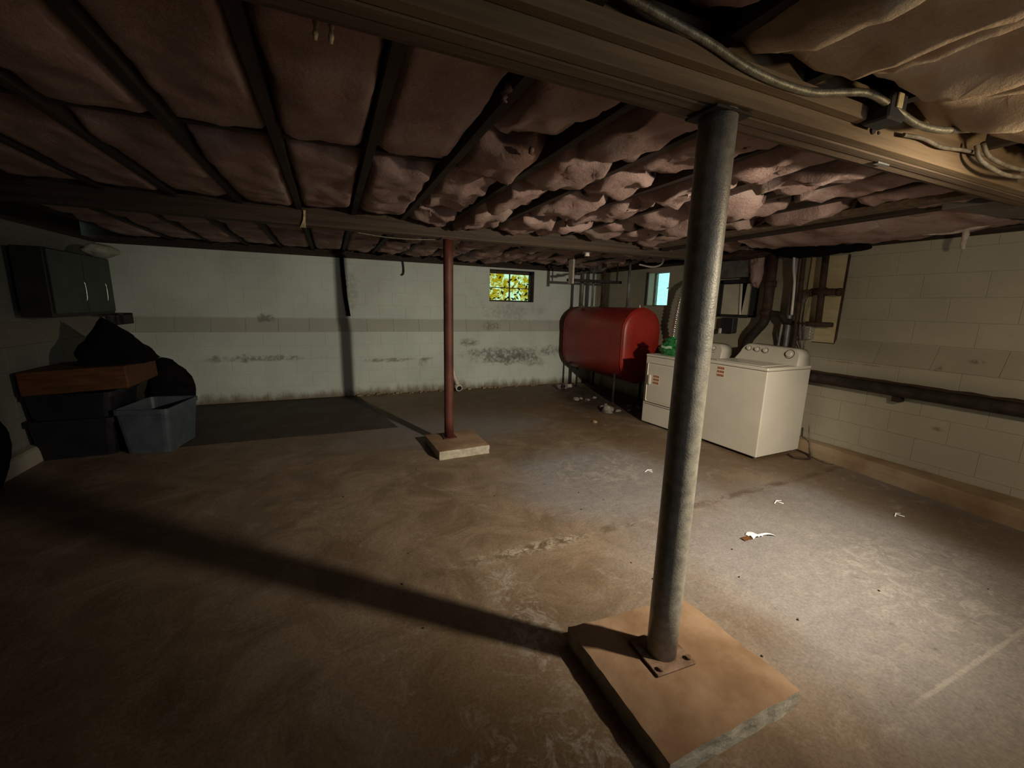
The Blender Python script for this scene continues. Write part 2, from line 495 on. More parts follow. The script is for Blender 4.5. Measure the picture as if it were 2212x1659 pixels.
def slab(x0, x1, fy0, fy1, mat, nx=40, ny=14):
    m = MB()
    def fn(u, v):
        x = x0(v) * (1 - u) + x1(v) * u
        ya, yb = fy0(x), fy1(x)
        y = ya + (yb - ya) * v
        z = 0.004 * fbm(x * 0.9, y * 0.9, 5.0)
        return (x, y, z)
    m.grid(nx, ny, fn)
    N = 2 * (nx + ny)
    loop = [(i / nx, 0) for i in range(nx)] + [(1, j / ny) for j in range(ny)] + [(1 - i / nx, 1) for i in range(nx)] + [(0, 1 - j / ny) for j in range(ny)]
    A = [m.bm.verts.new(fn(*q)) for q in loop]
    B = [m.bm.verts.new((v.co.x, v.co.y, -0.022)) for v in A]
    for i in range(N):
        m.bm.faces.new((A[i], B[i], B[(i + 1) % N], A[(i + 1) % N]))
    return m.build('slab', mat, floor, normals=False)

cx = lambda v: (lambda t: v)
j1 = lambda x: jag(x, 0.50, 0.012, 1.0) if False else jag(x, -0.6, 0.01, 1.0)
j2 = lambda x: jag(x, 1.985 + 0.040 * x, 0.012, 2.0)
j3 = lambda x: jag(x, 4.83, 0.006, 3.0)
xl = lambda v: XL - 0.2
xr = lambda v: XR + 0.2
slab(xl, xr, lambda x: YF - 0.2, lambda x: j1(x) - 0.003, M_FLOOR, 20, 8)
slab(xl, xr, j1, lambda x: j2(x) - (0.024 * max(0.0, min(1.0, (x - 0.2) * 1.2)) * (0.30 + 1.1 * abs(fbm(x * 7, 3, 3))) + 0.0002), M_FLOOR, 120, 14)
slab(xl, xr, j2, lambda x: j3(x) - 0.0002, M_FLOOR, 60, 14)
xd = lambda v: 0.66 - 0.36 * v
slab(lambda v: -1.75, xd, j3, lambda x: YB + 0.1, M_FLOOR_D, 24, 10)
slab(lambda v: xd(v) + 0.0005, xr, j3, lambda x: YB + 0.1, M_FLOOR, 24, 10)
slab(xl, lambda v: -1.753, j3, lambda x: YB + 0.1, M_FLOOR, 8, 8)

# ---- walls: painted backing (reads as mortar) with separate blocks in front
def backing(name, boxes, mat):
    m = MB()
    for a, b in boxes:
        m.box(a, b)
    return struct(m.build(name, mat))

W1 = (2.53, 3.38, 1.515, 2.05)      # window 1 opening in the back wall: x0, x1, z0, z1
W2 = (4.93, 5.39, 1.50, 2.02)       # window 2 opening in the right wall: y0, y1, z0, z1
G = 0.004
wall_back = backing('wall_back', [
    ((XL - 0.3, YB + G, -0.1), (XR + 0.4, YB + 0.3, 1.0)),
    ((XL - 0.3, YBU + G, 0.9), (XR + 0.4, YBU + 0.22, W1[2])),
    ((XL - 0.3, YBU + G, W1[2]), (W1[0], YBU + 0.22, ZTOP)),
    ((W1[1], YBU + G, W1[2]), (XR + 0.4, YBU + 0.22, ZTOP)),
    ((W1[0], YBU + G, W1[3]), (W1[1], YBU + 0.22, ZTOP))], M_WALL_B)
wall_right = backing('wall_right', [
    ((XR + G, YF, -0.1), (XR + 0.3, YB + 0.1, 1.0)),
    ((XRU + G, YF, 0.9), (XRU + 0.22, YBU + 0.1, W2[2])),
    ((XRU + G, YF, W2[2]), (XRU + 0.22, W2[0], ZTOP)),
    ((XRU + G, W2[1], W2[2]), (XRU + 0.22, YBU + 0.1, ZTOP)),
    ((XRU + G, W2[0], W2[3]), (XRU + 0.22, W2[1], ZTOP))], M_WALL_R)
wall_left = backing('wall_left', [
    ((XL - 0.3, YF, -0.1), (XL - G, YB + 0.1, 1.0)),
    ((XLU - 0.22, YF, 0.9), (XLU - G, YBU + 0.1, ZTOP))], M_WALL_L)
wall_front = backing('wall_front', [((XL - 0.3, YF - 0.2, -0.1), (XR + 0.4, YF, 2.4))], M_WALL_L)

BM = {}
def block_mesh(w, h, mat, slope):
    """block seen from the front: local x along the wall, y = depth into the wall, z up; front at y=0"""
    key = (round(w, 3), round(h, 3), mat.name, round(slope, 3))
    if key in BM:
        return BM[key]
    g, c, d = 0.0010, 0.0022, 0.05
    x0, x1, z0, z1 = g, w - g, g, h - g
    def yy(z):
        return slope * (z / h)
    F = [(x0 + c, yy(z0), z0 + c), (x1 - c, yy(z0), z0 + c), (x1 - c, yy(z1), z1 - c), (x0 + c, yy(z1), z1 - c)]
    Bk = [(x0, yy(z0) + c, z0), (x1, yy(z0) + c, z0), (x1, yy(z1) + c, z1), (x0, yy(z1) + c, z1)]
    D = [(x0, slope + d, z0), (x1, slope + d, z0), (x1, slope + d, z1), (x0, slope + d, z1)]
    vs = F + Bk + D
    fs = [(0, 1, 2, 3)]
    for k in range(4):
        n = (k + 1) % 4
        fs += [(k + 4, n + 4, n, k), (k + 8, n + 8, n + 4, k + 4)]
    fs.append((11, 10, 9, 8))
    me = bpy.data.meshes.new('block')
    me.from_pydata(vs, [], fs)
    me.materials.append(mat)
    BM[key] = me
    return me

def lay_blocks(parent, mat, s0, s1, place, holes, up):
    """courses of 0.2 m; place(s, face) -> location; s runs along the wall"""
    L = 0.4
    z = 0.0
    row = 0
    while z < ZTOP - 0.02:
        h = min(0.2, ZTOP - z)
        kind = 'low' if z < 0.99 else ('slope' if z < 1.19 else 'up')
        s = s0 - (L / 2 if row % 2 else 0)
        while s < s1:
            a, b = max(s, s0), min(s + L, s1)
            spans = [(a, b)]
            for (h0, h1, hz0, hz1) in holes:
                if z + h > hz0 + 0.03 and z < hz1 - 0.03:
                    ns = []
                    for (p, q) in spans:
                        if q <= h0 or p >= h1:
                            ns.append((p, q))
                        else:
                            if p < h0: ns.append((p, h0))
                            if q > h1: ns.append((h1, q))
                    spans = ns
            for (p, q) in spans:
                if q - p < 0.05:
                    continue
                me = block_mesh(q - p, h, mat, 0.0 if kind != 'slope' else up)
                o = bpy.data.objects.new('block', me)
                COL.objects.link(o)
                o.parent = parent
                loc, rz = place(p, q, kind)
                o.location = Vector(loc) + Vector((0, 0, z))
                o.rotation_euler[2] = rz
                jit = rnd.uniform(-0.0004, 0.0004)
                if abs(rz) < 0.1:
                    o.location.y += jit
                else:
                    o.location.x += jit
            s += L
        z += 0.2
        row += 1

lay_blocks(wall_back, M_WALL_B, XL, XR, lambda p, q, k: ((p, YBU if k == 'up' else YB, 0), 0.0),
           [(W1[0], W1[1], W1[2], W1[3])], YBU - YB)
# right wall: local x runs towards -Y, depth towards +X
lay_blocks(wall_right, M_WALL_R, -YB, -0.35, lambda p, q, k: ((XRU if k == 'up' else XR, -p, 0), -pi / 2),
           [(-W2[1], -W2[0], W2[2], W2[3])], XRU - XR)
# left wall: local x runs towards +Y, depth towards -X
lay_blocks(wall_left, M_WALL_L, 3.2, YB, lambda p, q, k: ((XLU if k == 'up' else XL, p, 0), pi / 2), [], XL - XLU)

# kerbs at the foot of the side walls (rough top edge)
def kerb(name, fx, y0, y1, xw, top, mat):
    m = MB()
    n = 40
    side = -1 if xw > 0 else 1
    rows = []
    for i in range(n + 1):
        y = y0 + (y1 - y0) * i / n
        x = fx(y)
        w = 0.006 * fbm(y * 3, 1, 2)
        prof = [(xw, 0.0), (x + w, -0.02), (x + w - side * 0.004, top * 0.6), (x - side * 0.012 + w, top - 0.012 + 0.008 * fbm(y * 4, 4, 1)), (x - side * 0.03, top + 0.006 * fbm(y * 5, 7, 1)), (xw, top + 0.004)]
        rows.append([m.bm.verts.new((p[0], y, p[1])) for p in prof])
    for i in range(n):
        for j in range(5):
            m.bm.faces.new((rows[i][j], rows[i + 1][j], rows[i + 1][j + 1], rows[i][j + 1]))
    m.bm.faces.new(rows[0]); m.bm.faces.new(list(reversed(rows[-1])))
    return struct(m.build(name, mat))
M_KERB = simple('brown_stained_kerb', (0.20, 0.125, 0.07), (0.34, 0.26, 0.17), 2.2, 0.85, bump=0.5, detail=8)
kerb('baseboard_right', lambda y: min(4.475, 4.27 + 0.085 * (y - 0.6) * 1.2), -0.6, 4.0, XR + 0.01, 0.135, M_KERB)
kerb('baseboard_left', lambda y: XL + 0.10, 1.2, 6.6, XL - 0.01, 0.135, simple('pale_kerb', (0.30, 0.27, 0.22), (0.40, 0.38, 0.32), 3, 0.9))

# ---- ceiling: subfloor, joists, insulation batts
mb = MB()
mb.box((XL - 0.5, YF - 0.3, 2.37), (XR + 0.6, YBU + 0.4, 2.42))
ceiling = struct(mb.build('ceiling', M_SUB))
ZJ = 2.172
JX = [-0.19 + 0.41 * k for k in range(-6, 12)]
JX = [x for x in JX if XL - 0.1 < x < XR + 0.1]
jm = MB(); jm.box((-0.02, YF, ZJ), (0.02, YBU + 0.2, 2.37)); j0 = jm.build('joist', M_JOIST, ceiling, (JX[0], 0, 0))
for x in JX[1:]:
    o = j0.copy(); COL.objects.link(o); o.parent = ceiling; o.location = (x, 0, 0)
# blocking between the joists half way between the beams
bl = MB(); bl.box((0.021, -0.02, ZJ + 0.05), (0.389, 0.02, 2.37)); b0 = bl.build('blocking', M_JOIST, ceiling, (JX[0], 2.46, 0))
for x in JX[1:]:
    o = b0.copy(); COL.objects.link(o); o.parent = ceiling; o.location = (x, 2.46 + rnd.uniform(-0.02, 0.02), 0)
# sill plates on top of the walls and the rim behind them
mb = MB(); mb.box((XL - 0.3, YBU + 0.005, ZTOP), (XR + 0.4, YBU + 0.2, ZTOP + 0.045)); mb.box((XL - 0.3, YBU + 0.12, ZTOP + 0.045), (XR + 0.4, YBU + 0.2, 2.37))
struct(mb.build('trim_1', M_JOIST))
mb = MB(); mb.box((XRU + 0.005, YF, ZTOP), (XRU + 0.2, YBU, ZTOP + 0.045)); mb.box((XRU + 0.12, YF, ZTOP + 0.045), (XRU + 0.2, YBU, 2.37))
struct(mb.build('trim_2', M_JOIST))
mb = MB(); mb.box((XLU - 0.2, YF, ZTOP), (XLU - 0.005, YBU, ZTOP + 0.045)); mb.box((XLU - 0.2, YF, ZTOP + 0.045), (XLU - 0.12, YBU, 2.37))
struct(mb.build('trim_3', M_JOIST))

def batt(x0, x1, y0, y1, sag, rough, seed, tilt=0.0, zb=None, name='insulation_batt', mat=None):
    m = MB()
    nx, ny = 14, max(10, int((y1 - y0) / 0.05))
    W, Lg = x1 - x0, y1 - y0
    zb = ZJ + 0.028 if zb is None else zb
    def fn(u, v):
        e1 = 1 - abs(2 * u - 1) ** 10
        e2 = 1 - abs(2 * v - 1) ** 8
        x = x0 + W * u
        y = y0 + Lg * v
        ex = 0.006 + 0.035 * rough * max(0, fbm(y * 3.1, seed, 1))
        ex2 = 0.006 + 0.035 * rough * max(0, fbm(y * 3.1, seed, 9))
        if abs(2 * u - 1) > 0.8:
            x += ex if u < 0.5 else -ex2
        if abs(2 * v - 1) > 0.86:
            yy = (0.02 + 0.20 * rough * max(-0.2, fbm(x * 4.1, seed, 2)))
            y += yy if v < 0.5 else -yy
        z = zb - sag * e1 * e2
        z += (1 - e1 * e2) ** 2 * 0.035
        k = min(1.0, e1 * 1.4) * min(1.0, e2 * 1.2)
        z += rough * 0.058 * fbm(x * 3.4 + seed, y * 3.0, seed) * k + rough * 0.02 * fbm(x * 9, y * 8, seed) + 0.008 * fbm(x * 7, y * 6, seed)
        z -= rough * 0.05 * max(0, abs(fbm(x * 2.2, y * 1.6 + seed, 3)) - 0.25) * k
        if y1 < 1.1:
            z += 0.034 * sin(x * 21 + 2.2 * y + seed) * k + 0.018 * fbm(x * 8, y * 2.2, seed + 4) * k
        z += tilt * (u - 0.5)
        if rough > 0.3:
            y += rough * 0.03 * fbm(x * 4, y * 4, seed + 5)
            x += rough * 0.02 * fbm(x * 4, y * 4, seed + 8)
        return (x, y, min(z, 2.33))
    vs = m.grid(nx, ny, fn)
    # sides up into the bay
    ring = [vs[i][0] for i in range(nx + 1)] + [vs[nx][j] for j in range(1, ny + 1)] + [vs[i][ny] for i in range(nx - 1, -1, -1)] + [vs[0][j] for j in range(ny - 1, 0, -1)]
    up = [m.bm.verts.new((v.co.x, v.co.y, 2.35)) for v in ring]
    n = len(ring)
    for i in range(n):
        f = m.bm.faces.new((ring[i], up[i], up[(i + 1) % n], ring[(i + 1) % n]))
        f.smooth = True
    return m.build(name, mat or M_BATT, ceiling, normals=False)

spans = [(-0.55, 0.985), (1.19, 2.42), (2.50, 3.92), (4.10, 5.30), (5.34, YBU - 0.02)]
for i in range(len(JX)):
    x0 = JX[i] + 0.02
    x1 = (JX[i + 1] - 0.02) if i + 1 < len(JX) else XRU + 0.05
    if x1 - x0 < 0.1:
        continue
    for k, (y0, y1) in enumerate(spans):
        if x0 > 3.2 and k == 0:
            continue
        bx = 0.026 if (k == 0 and x0 > 0.9) else 0.004
        mess = max(0.34, min(1.0, (x0 + 0.1) / 1.0)) if k == 1 else max(0.35, min(1.0, (x0 + 0.3) / 1.1))
        if k == 0:
            mess = 1.0 if x0 > 0.8 else 0.4
        seed = i * 5.3 + k * 17.1
        sag = rnd.uniform(0.012, 0.028) + rnd.uniform(0.0, 0.035) * mess
        if k == 0 and x0 > 0.9:
            sag += 0.045
        cut = rnd.uniform(-0.15, 0.25) if mess > 0.6 else 0
        a, b = y0 + rnd.uniform(0, 0.04), y1 - rnd.uniform(0, 0.04)
        if mess > 0.6 and k in (1, 2) and b - a > 1.0:
            c = (a + b) / 2 + cut
            batt(x0, x1, a, c - rnd.uniform(0.01, 0.08), sag, mess, seed, rnd.uniform(-0.07, 0.07))
            batt(x0, x1, c + rnd.uniform(0.0, 0.05), b, sag + rnd.uniform(-0.01, 0.03), mess, seed + 2.2, rnd.uniform(-0.08, 0.08))
        else:
            batt(x0 - bx, x1 + bx, a, b, sag, mess if k else min(mess, 0.75), seed, rnd.uniform(-0.02, 0.02) * mess, mat=(M_BATT_LIT if k == 0 and x0 > 0.9 else None))

# torn tufts hanging from the batts: uncountable scraps joined into one
def tufts(pts, name, mat):
    m = MB()
    for (x, y, z, r, l) in pts:
        s = rnd.random() * 50
        path = [Vector((x + 0.02 * fbm(k * 0.7, s, 1), y + 0.02 * fbm(k * 0.7, s, 5), z - l * k / 5)) for k in range(6)]
        m.tube(path, lambda i, n: r * (1.0 - 0.8 * i / (n - 1)) * (0.8 + 0.5 * abs(fbm(i * 0.9, s, 2))), 7)
    o = m.build(name, mat, ceiling)
    o['kind'] = 'stuff'
    return o
pts = []
for _ in range(30):
    x = rnd.uniform(0.3, 4.4)
    y = rnd.choice((rnd.uniform(1.3, 3.9), rnd.uniform(4.1, 6.6), rnd.uniform(1.3, 3.9)))
    pts.append((x, y, 2.165, rnd.uniform(0.006, 0.02), rnd.uniform(0.015, 0.055)))
tufts(pts, 'insulation_tufts', M_BATT)

# ================================================================== BEAMS
def plank(m, x0, x1, y0, y1, z0, z1):
    m.box((x0, y0, z0), (x1, y1, z1), 0.003)

b1 = thing('beam', 'built-up timber girder crossing overhead above the grey post', 'beam', (0, 1.08, 2.055))
def part_box(name, a, b, mat, parent, bevel=0.003, seg=1):
    m = MB()
    m.box(Vector(a) - parent.location, Vector(b) - parent.location, bevel, seg)
    return m.build(name, mat, parent)
part_box('plank', (XL - 0.05, 0.990, 2.057), (3.62, 1.032, 2.235), M_WOOD_L, b1)
part_box('plank', (XL - 0.05, 1.034, 2.053), (3.62, 1.076, 2.235), M_WOOD, b1)
part_box('plank', (XL - 0.05, 1.079, 2.056), (3.62, 1.122, 2.235), M_WOOD, b1)
part_box('plank', (XL - 0.05, 1.124, 2.075), (3.62, 1.172, 2.235), M_WOOD, b1)
lg = part_box('ledger_strip', (-0.6, 0.952, 2.104), (1.73, 0.989, 2.150), M_WOOD_L, b1)
part_box('plank_joint_clip', (2.05, 1.066, 2.048), (2.13, 1.088, 2.054), M_GREYPIPE, b1, 0.001)

b2 = thing('beam', 'second timber girder farther back resting on the red post', 'beam', (0, 4.03, 2.055))
part_box('plank', (XL - 0.05, 3.962, 2.056), (4.65, 4.004, 2.20), M_WOOD_D, b2)
part_box('plank', (XL - 0.05, 4.006, 2.053), (4.65, 4.048, 2.20), M_WOOD_D, b2)
part_box('plank', (XL - 0.05, 4.050, 2.058), (4.65, 4.092, 2.20), M_WOOD_D, b2)

# ================================================================== POSTS AND PADS
def pad(label, corners, h, seed):
    t = thing('concrete_pad', label, 'concrete pad', (corners[0][0], corners[0][1], 0))
    c = [Vector((x, y)) for x, y in corners]
    o0 = Vector((corners[0][0], corners[0][1]))
    m = MB()
    n = 14
    def P(u, v):
        return (c[0] * (1 - u) + c[1] * u) * (1 - v) + (c[3] * (1 - u) + c[2] * u) * v
    def fn(u, v):
        p = P(u, v)
        e = 0.006 * fbm(p.x * 9, p.y * 9, seed)
        edge = min(u, v, 1 - u, 1 - v)
        z = h + 0.003 * fbm(p.x * 6, p.y * 6, seed)
        if edge < 0.01:
            z -= 0.006 + 0.008 * max(0, fbm(p.x * 14, p.y * 14, seed + 3))
        return (p.x - o0.x + e, p.y - o0.y + e, z)
    vs = m.grid(n, n, fn)
    m.build('pad_top', M_PAD, t, normals=False)
    m = MB()
    ring = [fn(i / n, 0) for i in range(n)] + [fn(1, i / n) for i in range(n)] + [fn(1 - i / n, 1) for i in range(n)] + [fn(0, 1 - i / n) for i in range(n)]
    N = len(ring)
    rows = []
    for k in range(4):
        f = k / 3
        rows.append([m.bm.verts.new((p[0] + 0.005 * fbm(p[0] * 9, p[1] * 9, f * 3 + seed) * (f > 0), p[1] + 0.005 * fbm(p[0] * 9, p[1] * 9, f * 3 + seed + 7) * (f > 0), p[2] * (1 - f) - 0.004 * f)) for p in ring])
    for k in range(3):
        for i in range(N):
            m.bm.faces.new((rows[k][i], rows[k + 1][i], rows[k + 1][(i + 1) % N], rows[k][(i + 1) % N]))
    m.build('pad_edge', M_PAD_FACE, t)
    return t
pad('ochre concrete pad under the near grey post', [(0.885, 0.735), (1.522, 0.742), (1.487, 1.29), (0.875, 1.325)], 0.085, 1.0)
pad('small concrete pad under the red post', [(0.862, 3.625), (1.375, 3.66), (1.38, 4.22), (0.842, 4.19)], 0.088, 5.0)

# near post: grey lally column with base plate, bolts and top plate
t = thing('steel_post', 'thick grey painted steel post in the foreground', 'post', (1.152, 1.062, 0.088))
m = MB(); m.tube([(0, 0, 0.008 + k * 0.2178) for k in range(10)], 0.0575, 40); m.build('column', M_STEEL_G, t)
m = MB(); m.box((-0.092, -0.092, 0.0), (0.092, 0.092, 0.009), 0.002); o = m.build('base_plate', M_RUST, t); o.rotation_euler[2] = radians(-3)
for sx, sy in ((0.07, 0.07), (0.07, -0.07), (-0.07, -0.07)):
    m = MB(); m.tube([(sx, sy, 0.009), (sx, sy, 0.022)], 0.011, 6); m.build('bolt', M_RUST, t)
m = MB(); m.box((-0.078, -0.062, 1.955), (0.078, 0.062, 1.963), 0.002); m.build('top_plate', M_BLACKPIPE, t)
t = thing('steel_post', 'slim red-oxide painted steel post in the middle of the room', 'post', (1.062, 3.962 + 0.06, 0.09))
m = MB(); m.tube([(0, 0, 0.006 + k * 0.2167) for k in range(10)], 0.048, 28); m.build('column', M_REDPOST, t)
m = MB(); m.box((-0.07, -0.07, 0), (0.07, 0.07, 0.007), 0.002); m.build('base_plate', M_REDPOST, t)
m = MB(); m.box((-0.08, -0.065, 1.955), (0.08, 0.065, 1.962), 0.002); m.build('top_plate', M_REDPOST, t)

# ================================================================== WINDOWS
def leaf_cluster(name, label, place, count, size):
    m = MB()
    for _ in range(count):
        c, nrm = place()
        s = size * rnd.uniform(0.5, 1.3)
        a = rnd.uniform(0, 2 * pi)
        u = nrm.orthogonal().normalized()
        w = nrm.cross(u)
        u, w = u * cos(a) + w * sin(a), w * cos(a) - u * sin(a)
        P = [c - u * s, c - u * s * 0.3 + w * s * 0.42 + nrm * s * 0.12, c + u * s * 0.5 + w * s * 0.3, c + u * s * 1.1, c + u * s * 0.5 - w * s * 0.3, c - u * s * 0.3 - w * s * 0.42 + nrm * s * 0.12]
        vs = [m.bm.verts.new(p) for p in P]
        m.bm.faces.new(vs)
    o = m.build(name, M_LEAF)
    o['kind'] = 'stuff'
    return tag(o, label, 'plant')

# window 1 (back wall), steel sash of four panes set back in the opening
x0, x1, z0, z1 = W1
yf = YBU + 0.11
m = MB()
m.box((x0 - 0.01, yf, z0), (x0 + 0.022, yf + 0.03, z1)); m.box((x1 - 0.05, yf, z0), (x1, yf + 0.03, z1))
m.box((x0, yf, z0), (x1, yf + 0.03, z0 + 0.022)); m.box((x0, yf, z1 - 0.06), (x1, yf + 0.03, z1))
win = struct(m.build('window_1', M_FRAME))
xm, zm = (x0 + x1) / 2 - 0.005, z0 + 0.235
m = MB(); m.box((xm - 0.009, yf + 0.002, z0), (xm + 0.009, yf + 0.026, z1 - 0.05)); m.build('mullion', M_FRAME, win)
m = MB(); m.box((x0, yf + 0.004, zm - 0.007), (x1 - 0.04, yf + 0.024, zm + 0.007)); m.build('glazing_bar', M_FRAME, win)
for (a, b, c, d) in ((x0 + 0.02, xm - 0.008, z0 + 0.02, zm - 0.006), (xm + 0.008, x1 - 0.05, z0 + 0.02, zm - 0.006),
                     (x0 + 0.02, xm - 0.008, zm + 0.006, z1 - 0.06), (xm + 0.008, x1 - 0.05, zm + 0.006, z1 - 0.06)):
    m = MB(); m.box((a, yf + 0.011, c), (b, yf + 0.015, d)); m.build('pane', M_GLASS_Y, win)
m = MB(); m.box((x1 - 0.018, YBU + 0.002, z0), (x1 - 0.001, yf, z1)); m.box((x0, YBU + 0.004, z0 - 0.004), (x1, yf, z0 + 0.006)); m.box((x0, YBU + 0.004, z1 - 0.012), (x1, yf, z1))
m.build('window_reveal', simple('purple_dark_reveal', (0.018, 0.013, 0.03), (0.035, 0.025, 0.05), 9, 0.8), win)
leaf_cluster('shrub_foliage', 'green leaves pressed against the amber four-pane window outside', lambda: (Vector((rnd.uniform(2.45, 3.5), yf + rnd.uniform(0.1, 0.35), 1.48 + 0.5 * rnd.random() ** 2.0)), Vector((rnd.uniform(-.5, .5), -1, rnd.uniform(-.5, .5))).normalized()), 90, 0.035)

# window 2 (right wall), single bright pane
y0, y1, z0, z1 = W2
xf = XRU + 0.14
m = MB()
m.box((xf, y0, z0), (xf + 0.03, y0 + 0.05, z1)); m.box((xf, y1 - 0.012, z0), (xf + 0.03, y1, z1))
m.box((xf, y0, z0), (xf + 0.03, y1, z0 + 0.01)); m.box((xf, y0, z1 - 0.015), (xf + 0.03, y1, z1))
win = struct(m.build('window_2', M_FRAME))
m = MB(); m.box((xf + 0.012, y0 + 0.045, z0 + 0.008), (xf + 0.016, y1 - 0.01, z1 - 0.012)); m.build('pane', M_GLASS_C, win)
m = MB(); m.box((XRU - 0.015, y1 - 0.02, z0), (XRU + 0.005, y1 + 0.012, z1)); m.box((XRU, y0, z1 - 0.012), (xf, y1, z1)); m.box((XRU, y0, z0 - 0.002), (xf, y1, z0 + 0.004)); m.build('window_reveal', M_FRAME, win)
leaf_cluster('vine_foliage', 'vine leaves behind the bright pale window on the right wall', lambda: (Vector((xf + rnd.uniform(0.08, 0.35), rnd.uniform(4.85, 5.25), 1.50 + 0.42 * rnd.random() ** 1.3)), Vector((-1, rnd.uniform(-.7, .7), rnd.uniform(-.6, .6))).normalized()), 46, 0.03)
# concrete wells outside the windows (below sill level), so daylight comes from the sky
m = MB(); m.box((2.0, YBU + 0.23, 0.9), (3.9, YBU + 1.2, 1.44)); struct(m.build('trim_4', M_WELL))
m = MB(); m.box((XRU + 0.23, 4.4, 0.9), (XRU + 1.2, 6.0, 1.44)); struct(m.build('trim_5', M_WELL))

# ================================================================== OIL TANK
t = thing('oil_tank', 'large red enamelled oil tank on legs in the far corner', 'tank', (4.195, 5.70, 0))
R_, HT, Z0T = 0.345, 0.43, 0.34        # radius of the rounded sides, straight height, underside height
zc0, zc1 = Z0T + R_, Z0T + R_ + HT
def obround(r, n=12):
    P = []
    for k in range(n + 1):
        a = -pi + pi * k / n
        P.append((r * cos(a), zc0 + r * sin(a)))
    for k in range(n + 1):
        a = pi * k / n
        P.append((r * cos(a), zc1 + r * sin(a)))
    return P
m = MB()
prof = [(-0.86, 0.30), (-0.862, 0.335), (-0.83, 0.345), (0.0, 0.345), (0.83, 0.345), (0.862, 0.335), (0.86, 0.30)]
prof = [(-0.885, 0.20)] + [(-0.875, 0.29), (-0.862, 0.325), (-0.84, 0.3445), (-0.80, 0.345), (0, 0.345), (0.78, 0.345), (0.83, 0.335), (0.88, 0.29), (0.91, 0.20)]
rings = []
for (y, r) in prof:
    rings.append([m.bm.verts.new((p[0], y, p[1])) for p in obround(r)])
n = len(rings[0])
for k in range(len(rings) - 1):
    for j in range(n):
        f = m.bm.faces.new((rings[k][j], rings[k][(j + 1) % n], rings[k + 1][(j + 1) % n], rings[k + 1][j])); f.smooth = True
m.bm.faces.new(rings[0]); m.bm.faces.new(list(reversed(rings[-1])))
m.build('tank_shell', M_TANK, t)
# weld rims around both heads
for yy in (-0.84, 0.80):
    m = MB()
    loop = [Vector((p[0], yy, p[1])) for p in obround(0.347)]
    m.tube(loop + [loop[0]], 0.006, 6, cap=False)
    m.build('weld_seam', M_TANK, t)
for (x, y) in ((-0.26, -0.62), (0.26, -0.62), (-0.26, 0.68), (0.26, 0.68), (-0.10, 0.68)):
    m = MB(); m.tube([(x, y, 0.0), (x, y, 0.47)], 0.019, 10); m.tube([(x, y, 0.0), (x, y, 0.012)], 0.04, 10); m.build('leg', M_BLACKPIPE, t)
# fill and vent pipes out of the top of the tank up to the ceiling plank
for (x, y, r, z1_) in ((-0.17, 0.55, 0.028, 1.86), (-0.05, 0.40, 0.02, 1.88), (0.02, 0.20, 0.036, 1.9), (0.10, -0.35, 0.02, 1.92)):
    m = MB(); m.tube([(x, y, 1.44), (x, y, z1_ + 0.25)], r, 12); m.tube([(x, y, 1.44), (x, y, 1.475)], r * 1.5, 12)
    m.build('riser_pipe', M_BROWNPIPE if r > 0.03 else M_GREYPIPE, t)
m = MB(); m.tube([(0.02, -0.74, 1.44), (0.02, -0.74, 1.50)], 0.012, 10); m.build('gauge', M_PVC, t)

m = MB(); m.box((3.46, 5.72, 1.845), (4.45, 5.84, 1.885), 0.004)
t = thing('hanging_shelf', 'black plank shelf hung above the red tank', 'shelf', (3.95, 5.78, 1.845))
part_box('plank', (3.46, 5.72, 1.845), (4.45, 5.84, 1.885), M_BLACKPIPE, t)
for x in (3.52, 4.38):
    part_box('hanger', (x, 5.77, 1.885), (x + 0.02, 5.79, 2.172), M_BLACKPIPE, t, 0.001)
m = MB(); m.grid(14, 6, lambda u, v: (3.50 + 0.55 * u, 5.60 + 0.25 * v, 1.97 + 0.10 * u - 0.04 * sin(v * 3) + 0.035 * fbm(u * 6, v * 5, 2)))
t = tag(m.build('foil_scrap', M_CHROME, None, normals=False), 'crumpled foil-faced scrap hanging under the joists beside the far corner', 'foil')
m = MB(); m.box((3.42, 5.60, 1.80), (3.45, 5.72, 2.172), 0.002); tag(m.build('hanging_strip', M_TUFT), 'pale strip hanging beside the black shelf over the tank', 'strip')

# little floor fitting beside the tank's far leg
t = thing('pipe_fitting', 'small dark pipe fitting on a pale block at the tank foot', 'fitting', (3.78, 6.40, 0))
m = MB(); m.box((-0.02, -0.06, 0), (0.20, 0.06, 0.06), 0.008); m.build('block', M_PAD_FACE, t)
for k in range(3):
    m = MB(); m.tube([(-0.10 + k * 0.06, -0.14, 0.045), (-0.10 + k * 0.06, -0.04, 0.045)], 0.045, 12); m.build('coupling', M_BROWNPIPE if k % 2 else M_GREYPIPE, t)

# rubble under the tank
def rock(loc, s, mat, label, seed, group='pale rubble lumps under the tank'):
    bm = bmesh.new(); bmesh.ops.create_icosphere(bm, subdivisions=2, radius=1.0)
    for v in bm.verts:
        d = 1 + 0.35 * fbm(v.co.x * 1.3 + seed, v.co.y * 1.3, v.co.z * 1.3)
        v.co = Vector((v.co.x * s[0] * d, v.co.y * s[1] * d, max(-0.55, v.co.z) * s[2] * d))
    zmin = min(v.co.z for v in bm.verts)
    me = bpy.data.meshes.new('rubble'); bm.to_mesh(me); bm.free(); me.materials.append(mat)
    o = bpy.data.objects.new('rubble_lump', me); COL.objects.link(o)
    o.location = (loc[0], loc[1], -zmin - 0.003); o.rotation_euler[2] = seed
    tag(o, label, 'rubble', group)
for k in range(15):
    rock((rnd.uniform(3.45, 4.15), rnd.uniform(4.45, 5.5)), (rnd.uniform(0.02, 0.06), rnd.uniform(0.02, 0.05), rnd.uniform(0.015, 0.035)), M_RUBBLE, 'pale broken lump on the dark floor under the red tank', k * 1.7)
